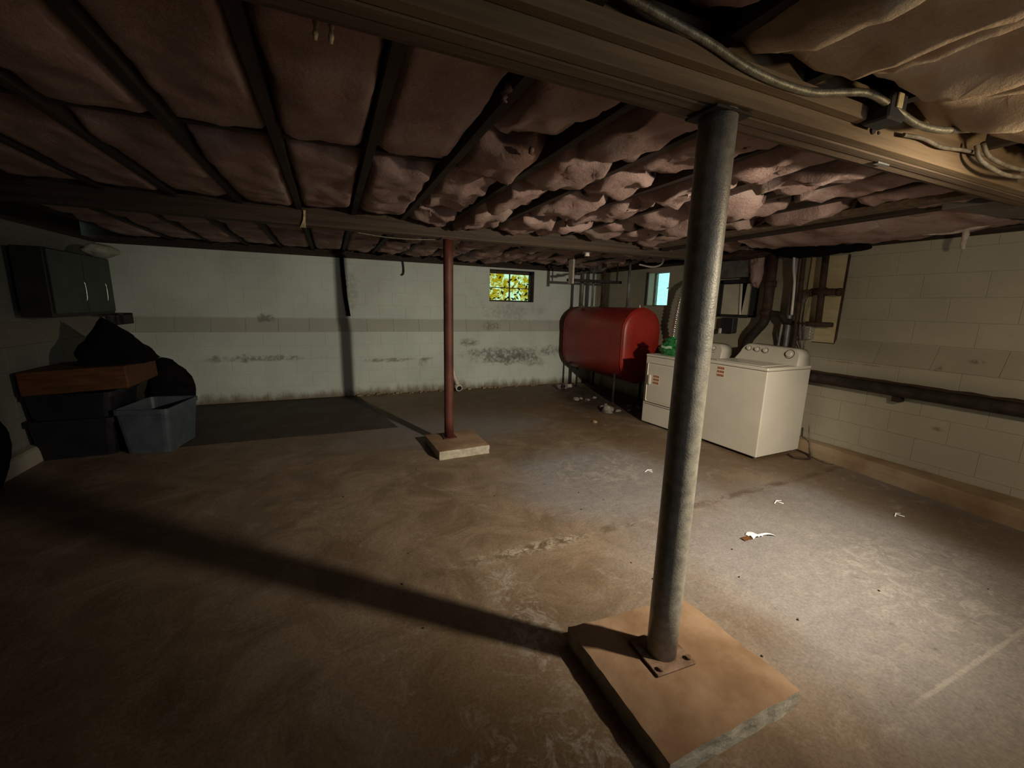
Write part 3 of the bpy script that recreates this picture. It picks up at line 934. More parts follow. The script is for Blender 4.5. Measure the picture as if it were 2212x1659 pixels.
rock((3.50, 4.62), (0.085, 0.075, 0.065), M_RUBBLE, 'largest round grey lump of rubble in front of the dryer corner', 3.3)
rock((3.02, 4.23), (0.03, 0.02, 0.022), M_PAD, 'small tan chip on the floor left of the dryer', 5.3, 'floor chips')

# ================================================================== WASHER AND DRYER (local: front towards -x, width along y)
def console(parent, y0, y1, knobs, zb):
    """raised back console with rounded upper corners and a sloping face"""
    m = MB()
    n = 8
    W = y1 - y0
    def outline(inset):
        P = []
        r = 0.085
        P.append((y0 + inset, zb))
        for k in range(n + 1):
            a = pi - (pi / 2) * k / n
            P.append((y0 + 0.008 + inset + r + r * cos(a), zb + 0.165 - inset - r + r * sin(a)))
        for k in range(n + 1):
            a = pi / 2 - (pi / 2) * k / n
            P.append((y1 - inset - 0.045 - r + r * cos(a), zb + 0.175 - inset - r + r * sin(a)))
        P.append((y1 - inset, zb))
        return P
    def xf_(z, d):
        return d + (z - zb) * 0.35
    layers = [(0.455, 0.012), (0.450, 0.0), (0.64, 0.0)]
    rings = []
    for i, (d, ins) in enumerate(layers):
        rings.append([m.bm.verts.new(((xf_(z, d) if i < 2 else d + 0.02), y, z)) for (y, z) in outline(ins)])
    rings[0], rings[1] = rings[0], rings[1]
    for v in rings[1]:
        v.co.x += 0.02
    N = len(rings[0])
    for a, b in ((0, 1), (1, 2)):
        for j in range(N - 1):
            f = m.bm.faces.new((rings[a][j], rings[a][j + 1], rings[b][j + 1], rings[b][j])); f.smooth = True
    m.bm.faces.new(rings[0]); m.bm.faces.new(list(reversed(rings[2])))
    c = m.build('console', M_WHITE2, parent)
    for (ky, kz, r) in knobs:
        kx = xf_(kz, 0.455)
        d = Vector((-1, 0, 0.33)).normalized()
        p = Vector((kx, ky, kz))
        m = MB(); m.tube([p - d * 0.002, p + d * 0.003], r * 1.32, 24); ring = m.build('dial_ring', M_DARK, c)
        m = MB(); m.tube([p + d * 0.003, p + d * 0.0045], r * 1.16, 24); m.build('dial_face', M_WHITE2, c)
        m = MB(); m.tube([p + d * 0.003, p + d * 0.022, p + d * 0.026], lambda i, n_: r * (0.95, 0.85, 0.7)[i], 20)
        m.build('knob', M_WHITE, c)
    return c

def rugged(m, a, b, bevel=0.012, seg=3):
    m.box(a, b, bevel, seg)

def sticker(parent, x, y0, y1, z0, z1, rows):
    m = MB(); m.box((x - 0.0012, y0, z0), (x, y1, z1)); s = m.build('label_sheet', M_STICK, parent)
    h = (z1 - z0) / rows
    m = MB()
    for k in range(rows):
        y = y0 + 0.004
        while y < y1 - 0.008:
            w = rnd.uniform(0.008, 0.02)
            m.box((x - 0.0018, y, z0 + k * h + h * 0.18), (x - 0.0012, min(y + w, y1 - 0.004), z0 + k * h + h * 0.82))
            y += w + 0.0035
    m.build('print', M_STICKR, s)
    return s

FA = math.atan2(3.776 - 3.640, 4.058 - 2.572)       # appliances stand slightly turned
# washer: near front corner (3.776, 2.575)
t = thing('washing_machine', 'white top-load washing machine nearest the camera', 'washer', (3.776, 2.575, 0), 0.035)
D_, W_ = 0.69, 0.70
m = MB(); rugged(m, (0, 0, 0.025), (D_, W_, 0.885), 0.010); m.build('cabinet', M_WHITE, t)
m = MB(); rugged(m, (-0.006, -0.003, 0.889), (D_, W_ + 0.003, 0.922), 0.010); m.build('top_panel', M_WHITE, t)
m = MB(); m.box((0.05, 0.09, 0.922), (0.43, W_ - 0.09, 0.929), 0.006, 2); m.build('lid', M_WHITE, t)
c = console(t, 0.0, W_, [(W_ - 0.14, 1.045, 0.022), (W_ - 0.235, 1.042, 0.023), (W_ - 0.33, 1.038, 0.023), (0.115, 1.030, 0.036)], 0.922)
m = MB(); m.tube([(0.486, 0.045, 0.985), (0.480, 0.045, 0.987)], 0.008, 12); m.build('indicator', M_DARK, c)
m = MB()
for k in range(5):
    m.box((0.484, W_ - 0.15 + k * 0.014, 0.988 + 0.003 * (k % 2)), (0.489, W_ - 0.139 + k * 0.014, 0.991 + 0.003 * (k % 2)))
for k in range(9):
    m.box((0.476, 0.07 + k * 0.013, 0.969), (0.481, 0.078 + k * 0.013, 0.971))
o = m.build('fine_print', M_DARK, c); o['kind'] = 'stuff'
for x, y in ((0.04, 0.04), (0.65, 0.04), (0.04, 0.66), (0.65, 0.66)):
    m = MB(); m.tube([(x, y, 0), (x, y, 0.03)], lambda i, n_: (0.02, 0.016)[i], 12); m.build('foot', M_GREYPIPE, t)
sticker(t, -0.0002, 0.455, 0.545, 0.755, 0.87, 3)

# dryer: near front corner
t = thing('clothes_dryer', 'white front-load clothes dryer half hidden behind the grey post', 'dryer', (3.695, 3.375, 0), 0.09)
m = MB(); rugged(m, (0, 0, 0.02), (D_, 0.70, 0.862), 0.010); m.build('cabinet', M_WHITE, t)
m = MB(); rugged(m, (-0.005, -0.002, 0.866), (D_, 0.702, 0.892), 0.008); m.build('top_panel', M_WHITE, t)
m = MB(); m.box((-0.014, 0.07, 0.30), (0.0, 0.645, 0.79), 0.022, 4); dr = m.build('door', M_WHITE, t)
m = MB(); m.box((-0.034, 0.585, 0.52), (-0.013, 0.62, 0.64), 0.008, 3); m.build('handle', M_WHITE, dr)
m = MB(); m.box((-0.004, 0.03, 0.262), (0.001, 0.67, 0.266)); m.build('seam', M_DARK, t)
sticker(dr, -0.0145, 0.455, 0.555, 0.53, 0.65, 3)
c = console(t, 0.0, 0.70, [(0.13, 1.005, 0.021), (0.30, 1.005, 0.021), (0.55, 1.005, 0.03)], 0.892)
m = MB()
for k in range(5):
    m.box((0.476, 0.10 + k * 0.012, 0.958), (0.480, 0.109 + k * 0.012, 0.961))
o = m.build('fine_print', M_DARK, c); o['kind'] = 'stuff'
for x, y in ((0.04, 0.04), (0.65, 0.04), (0.04, 0.66), (0.65, 0.66)):
    m = MB(); m.tube([(x, y, 0), (x, y, 0.03)], lambda i, n_: (0.02, 0.016)[i], 12); m.build('foot', M_GREYPIPE, t)

# green bag of detergent on the dryer
m = MB()
def bag(u, v):
    a = 2 * pi * u
    z = v
    w = (0.105, 0.125, 0.13, 0.12, 0.10, 0.075, 0.085, 0.03)[min(7, int(v * 7.99))]
    rr = 1 + 0.12 * fbm(cos(a) * 2, sin(a) * 2, v * 5)
    sq = 1.0 / max(abs(cos(a)), abs(sin(a))) ** 0.6
    return (w * 0.72 * cos(a) * rr * sq, w * 1.15 * sin(a) * rr * sq, 0.225 * z + 0.012 * fbm(cos(a) * 3, sin(a) * 3, 7) * v)
m.grid(28, 16, bag)
bmesh.ops.remove_doubles(m.bm, verts=m.bm.verts, dist=0.0005)
t = thing('detergent_bag', 'crumpled green plastic bag of detergent on the dryer', 'bag', (3.84, 3.87, 0.893), 0.15)
m.build('bag_body', M_GREEN, t)
m = MB(); m.grid(8, 4, lambda u, v: (-0.118 + 0.012 * abs(2 * u - 1) - 0.004 * v, -0.075 + 0.15 * u, 0.085 + 0.03 * v + 0.004 * sin(u * 9))); m.build('label_print', M_PRINT, t, normals=False)

# ribbed silver vent hose from the dryer up to the window
pts = bez([(4.45, 4.40, 0.04), (4.47, 4.50, 0.45), (4.48, 4.52, 0.85), (4.49, 4.52, 1.15), (4.50, 4.505, 1.40), (4.50, 4.47, 1.60), (4.52, 4.40, 1.78), (4.66, 4.26, 1.92)], 36)
m = MB(); m.tube(pts, lambda i, n_: 0.030 + 0.005 * sin(i * 2 * pi / 8.0), 16)
tag(m.build('vent_hose', M_CHROME), 'ribbed silver vent hose rising behind the dryer to the window', 'hose')

# hoses lying on the floor at the washer's back corner
m = MB()
m.tube(bez([(4.495, 2.72, 0.012), (4.45, 2.50, 0.012), (4.33, 2.40, 0.012), (4.22, 2.47, 0.012), (4.25, 2.56, 0.012)], 10), 0.010, 8)
tag(m.build('drain_hose', M_BROWNPIPE), 'dark hose looping on the floor behind the washer corner', 'hose')
m = MB(); m.tube(bez([(4.50, 2.55, 0.30), (4.47, 2.50, 0.12), (4.42, 2.42, 0.015), (4.38, 2.30, 0.01), (4.40, 2.22, 0.01)], 10), 0.006, 8)
tag(m.build('power_cord', M_CABLE_D), 'thin brown cord running down the wall to the floor beside the washer', 'cord')

# ================================================================== RIGHT WALL FITTINGS
# long black drain pipe on the wall
t = thing('drain_pipe', 'long black horizontal drain pipe along the right wall', 'pipe', (4.52, 2.0, 0.80))
m = MB(); m.tube([(0.005, -2.6 + 0.25 * k, -0.002 + 0.004 * (k / 19)) for k in range(20)], 0.056, 18); m.build('pipe_run', M_BLACKPIPE, t)
m = MB(); m.grid(80, 3, lambda u, v: (-0.03 + 0.085 * v, -2.55 + 4.6 * u, 0.052 + 0.008 * fbm(u * 40, v * 2, 1) + 0.012 * v)); m.build('dust_layer', M_BROWNPIPE, t, normals=False)
m = MB(); m.box((0.0, -0.13, -0.105), (0.08, -0.07, -0.045), 0.004); m.build('bracket', M_BLACKPIPE, t)
m = MB(); m.box((0.0, 1.6, -0.11), (0.08, 1.66, -0.05), 0.004); m.build('bracket', M_BLACKPIPE, t)

# plywood backboard with crossed brown pipes
t = thing('backboard', 'yellowed plywood backboard on the wall behind the washer', 'board', (XRU - 0.012, 2.70, 1.15))
m = MB(); m.box((-0.012, -0.155, 0.0), (0.010, 0.185, 0.87), 0.002); m.build('board_panel', M_PLY, t)
m = MB(); m.box((-0.016, -0.163, 0.0), (0.012, -0.155, 0.87)); m.box((-0.016, -0.16, -0.01), (0.012, 0.06, 0.0)); m.build('board_edge', M_BROWNPIPE, t)
def pipe(name, label, pts, r, mat, n=12, rn=6):
    m = MB(); m.tube(bez(pts, rn) if len(pts) > 2 else pts, r, n)
    return tag(m.build(name, mat), label, 'pipe')
xp = 4.60
t = thing('valve_pipework', 'brown crossed pipework with two stub arms on the plywood board', 'pipe', (xp, 2.68, 1.33))
m = MB(); m.tube([(0, 0.0, -0.02), (0, 0.015, 0.36), (0, 0.03, 0.72)], 0.030, 14); m.build('riser_pipe', M_BROWNPIPE, t)
m = MB(); m.tube([(-0.01, -0.155, 0.325), (-0.01, 0.10, 0.335)], 0.034, 14); m.build('cross_pipe', M_BROWNPIPE, t)
m = MB(); m.tube([(-0.01, -0.14, 0.005), (-0.01, 0.28, 0.005)], 0.024, 14); m.build('cross_pipe', M_BROWNPIPE, t)
for y in (-0.155, 0.10):
    m = MB(); m.tube([(-0.01, y - 0.012, 0.325), (-0.01, y + 0.012, 0.325)], 0.040, 14); m.build('cap', M_BROWNPIPE, t)
m = MB(); m.tube([(0, 0.005, 0.29), (0, 0.012, 0.37)], 0.042, 14); m.build('tee_fitting', M_BROWNPIPE, t)
pipe('supply_pipe', 'grey vertical pipe left of the plywood board', [(4.60, 2.98, 1.0), (4.60, 2.985, 1.42), (4.60, 3.0, 2.16)], 0.028, M_GREYPIPE)
pipe('supply_pipe', 'thin dark pipe directly at the left edge of the plywood board', [(4.585, 2.885, 0.98), (4.585, 2.89, 1.4), (4.585, 2.92, 2.16)], 0.024, M_BROWNPIPE)
pipe('supply_pipe', 'white plastic pipe with an elbow near the ceiling behind the washer', [(4.55, 2.93, 1.42), (4.55, 2.95, 1.75), (4.55, 2.98, 1.90), (4.55, 3.0, 2.10)], 0.013, M_PVC)
pipe('supply_pipe', 'slim grey pipe dropping behind the washer console', [(4.60, 3.07, 0.95), (4.60, 3.06, 1.15), (4.60, 3.05, 1.40)], 0.016, M_GREYPIPE)
t = thing('soil_stack', 'dark brown cast iron drain stack with an elbow behind the washer', 'pipe', (4.58, 3.24, 1.1))
m = MB(); m.tube([(0, 0.0, 0.26), (0, 0.0, 0.6), (0, 0.01, 1.07)], 0.052, 18); m.build('stack_pipe', M_BROWNPIPE, t)
for z in (0.30, 0.62):
    m = MB(); m.tube([(0, 0, z), (0, 0, z + 0.07)], 0.064, 18); m.build('hub_collar', M_BROWNPIPE, t)
m = MB(); m.tube(bez([(0, 0, 0.30), (0, 0.02, 0.22), (0, 0.09, 0.13), (0, 0.17, 0.02), (0, 0.20, -0.10)], 7), 0.052, 16); m.build('elbow', M_BLACKPIPE, t)
m = MB(); m.tube(bez([(0, -0.01, 0.31), (-0.01, -0.09, 0.33), (-0.01, -0.17, 0.32), (-0.01, -0.22, 0.27), (-0.01, -0.25, 0.25), (-0.01, -0.31, 0.25)], 6), 0.032, 14); m.build('trap', M_BLACKPIPE, t)

# open white box in a black frame, smaller boxes above and below
t = thing('fuse_box', 'black-framed box with a pale hinged door ajar on the right wall', 'box', (XRU - 0.10, 3.68, 1.40))
m = MB()
m.box((-0.0, -0.23, -0.02), (0.10, -0.205, 0.42)); m.box((0.0, 0.205, -0.02), (0.10, 0.24, 0.42)); m.box((0.0, -0.23, -0.02), (0.10, 0.24, 0.0)); m.box((0.0, -0.23, 0.385), (0.10, 0.24, 0.43))
m.build('box_frame', M_DARK, t)
m = MB(); m.box((0.07, -0.205, 0.0), (0.09, 0.205, 0.385)); m.build('back_panel', M_DARK, t)
m = MB(); m.box((0.015, -0.05, 0.004), (0.022, 0.20, 0.375), 0.001); o = m.build('door_leaf', M_BOXWHITE, t)
m = MB(); m.prism([(-0.20, 0.004), (-0.09, 0.004), (-0.125, 0.375), (-0.20, 0.375)], 0, 0.02, 0.026); m.build('door_leaf', M_BOXWHITE, t)
m = MB(); m.prism([(-0.088, 0.004), (-0.075, 0.004), (-0.045, 0.375), (-0.062, 0.375)], 0, 0.0, 0.02); m.build('edge_trim', M_PVC, t)
m = MB(); m.box((XRU - 0.09, 3.70, 1.17), (XRU - 0.002, 3.84, 1.375), 0.006)
t = thing('switch_box', 'small black switch box with a white plug below the framed box', 'box', (XRU - 0.05, 3.77, 1.17))
m = MB(); m.box((-0.04, -0.09, 0.0), (0.048, 0.09, 0.19), 0.006); m.build('box_body', M_DARK, t)
m = MB(); m.box((-0.062, 0.06, -0.01), (-0.04, 0.095, 0.055), 0.006, 2); m.build('plug', M_PVC, t)
m = MB(); m.box((XRU - 0.13, 3.52, 1.85), (XRU - 0.002, 3.95, 2.06), 0.01)
tag(m.build('junction_box', M_GREYPIPE), 'grey metal junction box above the framed box', 'box')
m = MB(); m.tube(bez([(4.62, 3.97, 2.10), (4.60, 3.93, 1.85), (4.60, 4.0, 1.68), (4.60, 4.15, 1.45), (4.62, 4.22, 1.25)], 8), 0.006, 6)
tag(m.build('wall_wire', M_CABLE_D), 'thin wire slanting down the wall beside the framed box', 'wire')
# tangle of wires and a small meter at the board's lower left
t = thing('meter_box', 'small speckled meter box with tangled wires on the board', 'box', (4.62, 2.80, 1.17))
m = MB(); m.box((-0.02, -0.055, 0), (0.06, 0.075, 0.155), 0.006); m.build('box_body', simple('speckled_meter', (0.05, 0.05, 0.05), (0.5, 0.47, 0.4), 90, 0.6, 0, 0), t)
m = MB()
for k in range(7):
    s = rnd.uniform(-0.07, 0.07)
    m.tube(bez([(-0.03, s, 0.50), (-0.05, s * 0.5 + 0.02, 0.25), (-0.045, s * 0.6, 0.05), (-0.03, s * 0.3 - 0.01, -0.10)], 5), 0.0028, 5)
m.build('wire_bundle', M_CABLE_D, t)

# pink batt drooping down the wall between the boxes and the stack
def blobby(name, label, c, r, mat, seed, cat='insulation', amp=0.35, sub=4, parent=None):
    bm = bmesh.new(); bmesh.ops.create_icosphere(bm, subdivisions=sub, radius=1.0)
    for v in bm.verts:
        d = 1 + amp * fbm(v.co.x * 1.2 + seed, v.co.y * 1.2, v.co.z * 1.2, 5)
        v.co = Vector((v.co.x * r[0] * d, v.co.y * r[1] * d, v.co.z * r[2] * d))
    for f in bm.faces: f.smooth = True
    me = bpy.data.meshes.new(name); bm.to_mesh(me); bm.free(); me.materials.append(mat)
    o = bpy.data.objects.new(name, me); COL.objects.link(o); o.location = c
    if parent: o.parent = parent
    else: tag(o, label, cat)
    return o
blobby('loose_insulation', 'pink wad of insulation hanging down beside the brown drain stack', (4.585, 3.43, 1.93), (0.07, 0.085, 0.20), M_BATT, 2.0)
blobby('soot_bundle', 'black sooty wrapped bundle under the joists above the plywood board', (4.52, 2.83, 2.07), (0.14, 0.34, 0.065), M_CLOTH, 6.0, 'bundle')
blobby('soot_bundle', 'small black bundle against the wall top right of the plywood board', (4.64, 2.50, 2.075), (0.07, 0.15, 0.045), M_CLOTH, 9.0, 'bundle')
blobby('soot_bundle', 'dark wrapped bundle over the framed box', (4.52, 3.60, 2.10), (0.14, 0.36, 0.05), M_BROWNPIPE, 12.0, 'bundle')

# fallen batt drooping along the right wall top
m = MB()
def droop(u, v):
    y = 1.35 + 1.75 * u
    x = 3.75 + 0.92 * v
    z = 2.150 - 0.085 * sin(pi * min(1, v * 1.05)) ** 0.7 * (0.55 + 0.45 * sin(pi * u)) + 0.028 * fbm(x * 2.2, y * 4, 3) + 0.012 * fbm(x * 9, y * 9, 1) - 0.05 * max(0, v - 0.75) * 4 * (0.5 + 0.5 * sin(pi * u))
    return (x, y + 0.05 * fbm(v * 4, u * 2, 5), z)
m.grid(44, 24, droop)
tag(m.build('drooping_batt', M_BATT, normals=False), 'long pink batt drooping along the top of the right wall', 'insulation')
# hanging white tuft by the wall
m = MB()
m.tube(bez([(4.44, 1.66, 2.14), (4.45, 1.65, 2.06), (4.445, 1.652, 2.0), (4.45, 1.648, 1.955)], 6), lambda i, n_: 0.026 * (1 - 0.45 * i / n_) * (0.85 + 0.3 * abs(fbm(i * 0.8, 1, 1))), 9)
m.tube(bez([(4.40, 1.92, 2.105), (4.44, 1.75, 2.09), (4.42, 1.62, 2.10), (4.40, 1.45, 2.125)], 6), lambda i, n_: 0.022 * (0.8 + 0.4 * abs(fbm(i, 3, 1))), 8)
tag(m.build('hanging_tuft', M_TUFT), 'white fluffy tuft hanging near the top of the right wall', 'tuft')

# grey duct and wide board beyond the end of the near beam
t = thing('sheet_duct', 'dull grey sheet duct at the right end of the near beam', 'duct', (3.9, 0.3, 2.10))
m = MB(); m.box((-0.42, -1.9, 0.0), (0.62, 1.10, 0.09), 0.012, 2); m.build('duct_body', M_DUCT, t)
m = MB(); m.box((-0.44, -1.9, -0.012), (-0.41, 1.12, 0.09), 0.003); m.build('duct_flange', M_DUCT, t)
m = MB(); m.box((3.28, 1.18, 2.112), (3.40, 3.90, 2.150), 0.004)
tag(m.build('brown_board', M_WOOD), 'long brown board fixed under the joists from the near beam to the rear beam', 'board')
m = MB(); m.box((3.56, 1.30, 2.118), (3.66, 3.90, 2.150), 0.004)
tag(m.build('brown_board', M_JOIST), 'darker board under the joists beside the drooping pink batt', 'board')

# ================================================================== CABLES AT THE NEAR BEAM
YC = 0.93
def cable(name, label, pts, r, mat, cat='cable', rings=True):
    P = bez(pts, 16)
    m = MB(); m.tube(P, (lambda i, n_: r * (1 + 0.07 * (i % 2))) if rings else r, 10)
    return tag(m.build(name, mat), label, cat)
cable('armoured_cable', 'thick armoured cable snaking along the near beam face', [(0.45, 0.935, 2.20), (0.62, 0.94, 2.186), (0.80, 0.94, 2.165), (0.95, 0.94, 2.148), (1.10, 0.94, 2.122), (1.25, 0.94, 2.112), (1.40, 0.94, 2.118), (1.52, 0.93, 2.138), (1.64, 0.91, 2.150), (1.78, 0.90, 2.125), (1.90, 0.89, 2.10), (2.02, 0.87, 2.095), (2.12, 0.85, 2.115)], 0.011, M_CABLE)
cable('armoured_cable', 'ribbed cable end curling up into the bright insulation', [(2.06, 0.862, 2.10), (2.14, 0.83, 2.108), (2.20, 0.79, 2.122), (2.25, 0.76, 2.135), (2.30, 0.73, 2.13)], 0.011, M_CABLE)
cable('beam_wire', 'dark wire sagging along the right end of the near beam', [(1.98, 0.965, 2.105), (2.12, 0.965, 2.115), (2.26, 0.965, 2.108), (2.42, 0.96, 2.12), (2.60, 0.95, 2.125)], 0.007, M_CABLE_D, 'wire', False)
cable('looped_wire', 'upper of two looping wires at the right edge by the duct', [(2.48, 0.93, 2.15), (2.52, 0.92, 2.105), (2.60, 0.90, 2.078), (2.75, 0.88, 2.07), (2.95, 0.84, 2.08)], 0.008, M_CABLE_D, 'wire', False)
cable('looped_wire', 'lower looping wire at the right edge by the duct', [(2.46, 0.94, 2.14), (2.48, 0.93, 2.09), (2.56, 0.91, 2.055), (2.70, 0.90, 2.045), (2.95, 0.86, 2.055)], 0.008, M_CABLE_D, 'wire', False)
m = MB(); m.box((-0.05, -0.05, 0), (0.05, 0.03, 0.085), 0.006)
t = thing('cable_box', 'dark cable junction box on the near beam face', 'box', (1.77, 0.94, 2.09))
m.build('box_body', M_DARK, t)
m = MB(); m.box((-0.02, -0.056, 0.035), (0.012, -0.05, 0.08), 0.002); m.build('tag_plate', M_PLY, t)
m = MB(); m.tube([(0.04, 0, 0), (0.04, -0.003, 0)], 0.006, 8)
for (dx, dz) in ((0, 0), (0.0, 0.028)):
    m.tube([(dx, 0, dz), (dx, -0.006, dz)], 0.012, 10)
nb = m.build('bolt_heads', M_BLACKPIPE, b1); nb.location = Vector((1.83, 0.989, 2.10)) - b1.location
# hanging ropes
for k, (x, y, zb, lab) in enumerate(((0.00, 1.25, 2.075, 'left frayed strand hanging in front of the near beam'), (0.035, 1.24, 2.07, 'right frayed strand hanging in front of the near beam'))):
    m = MB(); m.tube(bez([(x, y - 0.02, 2.19), (x + 0.004, y - 0.01, 2.13), (x, y, zb)], 8), lambda i, n_: 0.006 * (1 + 0.3 * sin(i * 1.9)), 7)
    tag(m.build('frayed_strand', M_ROPE), lab, 'twine')
m = MB()
for k in range(4):
    m.tube(bez([(-0.16 + 0.004 * k, 3.945, 2.17), (-0.165 + 0.004 * k, 3.94, 2.10), (-0.17 + 0.012 * k - 0.02, 3.935, 2.03)], 6), 0.003, 5)
tag(m.build('twine_bunch', M_ROPE), 'bunch of pale twine hanging over the rear beam', 'twine')
cable('light_wire', 'pale thin wire drooping under the rear beam left of the red post', [(0.25, 4.10, 2.055), (0.50, 4.11, 2.036), (0.75, 4.11, 2.038), (1.0, 4.10, 2.055)], 0.005, M_CABLE, 'wire', False)
cable('armoured_cable', 'short pale curved cable beside the far window ceiling', [(4.35, 4.7, 2.16), (4.45, 4.85, 2.09), (4.42, 5.0, 2.06), (4.30, 5.15, 2.10)], 0.012, M_PVC)
m = MB(); m.tube([(3.38, 4.20, 2.10), (3.20, 4.16, 2.115), (3.06, 4.12, 2.135)], lambda i, n_: 0.045, 12)
tag(m.build('pipe_wrap_roll', M_TUFT), 'cream roll of pipe wrap tucked behind the rear beam', 'roll')
m = MB(); m.tube([(2.72, 4.16, 2.02), (2.72, 4.16, 2.06)], lambda i, n_: (0.030, 0.024)[i], 14); m.tube([(2.72, 4.16, 2.06), (2.72, 4.16, 2.172)], 0.045, 14)
tag(m.build('lamp_holder', M_PVC), 'small white ceiling lamp holder behind the rear beam', 'lamp holder')

# ================================================================== BACK WALL ITEMS
m = MB()
pth = [(0.19, 6.80, 2.10), (0.195, 6.80, 1.9), (0.205, 6.80, 1.7), (0.215, 6.80, 1.5), (0.235, 6.80, 1.33), (0.245, 6.79, 1.23)]
P = bez(pth, 5)
rows = []
for i, p in enumerate(P):
    w = 0.035 * (0.75 + 0.35 * abs(fbm(i * 0.5, 2, 1)))
    rows.append([m.bm.verts.new((p.x + dx * w, p.y + dy, p.z)) for dx, dy in ((-1, -0.01), (-0.4, -0.03), (0.5, -0.03), (1, -0.01), (1, 0.015), (-1, 0.015))])
for i in range(len(rows) - 1):
    for j in range(6):
        m.bm.faces.new((rows[i][j], rows[i + 1][j], rows[i + 1][(j + 1) % 6], rows[i][(j + 1) % 6]))
m.bm.faces.new(rows[0]); m.bm.faces.new(list(reversed(rows[-1])))
tag(m.build('hanging_strap', M_CLOTH), 'black strap hanging down the upper back wall left of the red post', 'strap')
m = MB(); m.tube(bez([(1.07, 6.80, 2.08), (1.08, 6.80, 1.98), (1.075, 6.79, 1.90), (1.045, 6.78, 1.87)], 6), 0.013, 8)
tag(m.build('pipe_stub', M_BLACKPIPE), 'short black hooked stub on the back wall beside the red post', 'pipe')
# leaning downpipe with open end
t = thing('downpipe', 'white plastic pipe leaning on the back wall behind the red post', 'pipe', (1.88, 6.55, 0.05))
m = MB(); m.tube(bez([(-0.10, 0.19, 0.95), (-0.09, 0.16, 0.60), (-0.05, 0.08, 0.28), (0.01, 0.0, 0.06)], 8), 0.035, 16, cap=False); m.build('pipe_body', M_PVC, t)
m = MB(); m.tube([(0.005, 0.02, 0.05), (0.012, -0.06, 0.025)], 0.056, 18); m.build('socket', M_PVC, t)
m = MB(); m.tube([(0.012, -0.055, 0.027), (0.0125, -0.0625, 0.0245)], 0.041, 18); m.build('opening', M_DARK, t)
# flaky low boards / debris line at foot of back wall
m = MB()
for k in range(46):
    x = rnd.uniform(0.3, 3.6)
    s = rnd.uniform(0.01, 0.03)
    m.box((x, YB - rnd.uniform(0.01, 0.09), -0.004), (x + s * 2, YB - 0.003, s * rnd.uniform(0.4, 1.2)))
o = m.build('paint_flakes', M_KERB, wall_back); o['kind'] = 'stuff'

# ================================================================== LEFT CORNER
t = thing('wall_cabinet', 'dark green wall cabinet with two slim handles in the left corner', 'cabinet', (-2.28, 5.66, 1.245))
m = MB(); m.box((-0.21, -0.60, 0.0), (0.0, 0.58, 0.61), 0.006); m.build('cabinet_body', M_DARK, t)
for (ya, yb) in ((-0.57, -0.02), (0.0, 0.56)):
    m = MB(); m.box((0.0, ya, 0.03), (0.018, yb, 0.60), 0.004); d = m.build('door', M_CABINET, t)
    yh = -0.07 if ya < -0.1 else 0.36
    m = MB(); m.tube(bez([(0.018, yh, 0.145), (0.035, yh, 0.155), (0.038, yh + 0.005, 0.24), (0.035, yh, 0.325), (0.018, yh, 0.335)], 5), 0.0045, 6); m.build('handle', M_CHROME, d)
part = MB(); part.box((0.0, 0.55, -0.13), (0.02, 0.60, 0.0), 0.003); part.box((-0.18, 0.55, -0.02), (0.02, 0.95, 0.0), 0.003); part.box((-0.02, 0.72, -0.13), (0.02, 0.98, 0.0), 0.004); part.build('bracket', M_DARK, t)
blobby('cloth_bundle', 'pale cloth bundle above the dark wall cabinet', (-2.24, 6.02, 1.92), (0.12, 0.25, 0.07), simple('pale_cloth', (0.30, 0.31, 0.26), (0.42, 0.42, 0.36), 9, 0.95), 4.4, 'cloth', 0.2)

def tub(parent, name, c, w, d, h, taper, mat, rim=0.02):
    m = MB()
    def ringat(z, k, r=0.05):
        ww, dd = w * k / 2, d * k / 2
        P = []
        for (sx, sy) in ((1, 1), (-1, 1), (-1, -1), (1, -1)):
            for q in range(4):
                a = math.atan2(sy, sx) - pi / 4 + (pi / 2) * q / 3
                P.append(m.bm.verts.new((c[0] + sx * (ww - r) + r * cos(a), c[1] + sy * (dd - r) + r * sin(a), c[2] + z)))
        return P
    R = [ringat(0, taper), ringat(h - 0.045, 1.0), ringat(h - 0.045, 1.05), ringat(h, 1.05), ringat(h, 0.98), ringat(0.02, taper * 0.97)]
    n = len(R[0])
    for a in range(len(R) - 1):
        for j in range(n):
            m.bm.faces.new((R[a][j], R[a][(j + 1) % n], R[a + 1][(j + 1) % n], R[a + 1][j]))
    m.bm.faces.new(R[0]); m.bm.faces.new(R[-1])
    return m.build(name, mat, parent)

t = thing('storage_tub', 'lower black storage tub on the floor at the left', 'tub', (-2.17, 5.08, 0.0))
tub(t, 'tub_body', (0, 0, 0), 0.58, 0.62, 0.36, 0.90, M_BLACKBIN)
t = thing('storage_tub', 'upper black storage tub stacked on the lower one at the left', 'tub', (-2.16, 5.08, 0.36))
tub(t, 'tub_body', (0, 0, 0), 0.58, 0.62, 0.235, 0.93, M_BLACKBIN)
m = MB(); m.box((-0.33, -0.36, 0.0), (0.39, 0.34, 0.205), 0.012, 2, Matrix.Rotation(radians(-3), 3, 'Y'))
t = thing('wooden_crate', 'orange-brown wooden crate on top of the black tubs', 'crate', (-2.1, 5.08, 0.612))
m.build('crate_body', M_LIDWOOD, t)
m = MB()
def cl(u, v):
    a = 2 * pi * u
    r = 0.30 * (1 - v) ** 0.8 * (1 + 0.30 * fbm(cos(a) * 1.5, sin(a) * 1.5, v * 2)) + 0.01
    return (r * cos(a) - 0.12 * v, r * sin(a), 0.40 * v * (1 + 0.15 * fbm(cos(a), sin(a), 3)))
m.grid(24, 12, cl)
t = tag(m.build('black_cloth', M_CLOTH, None, (-1.86, 5.12, 0.835), normals=False), 'peaked heap of black cloth piled on the wooden crate', 'cloth')
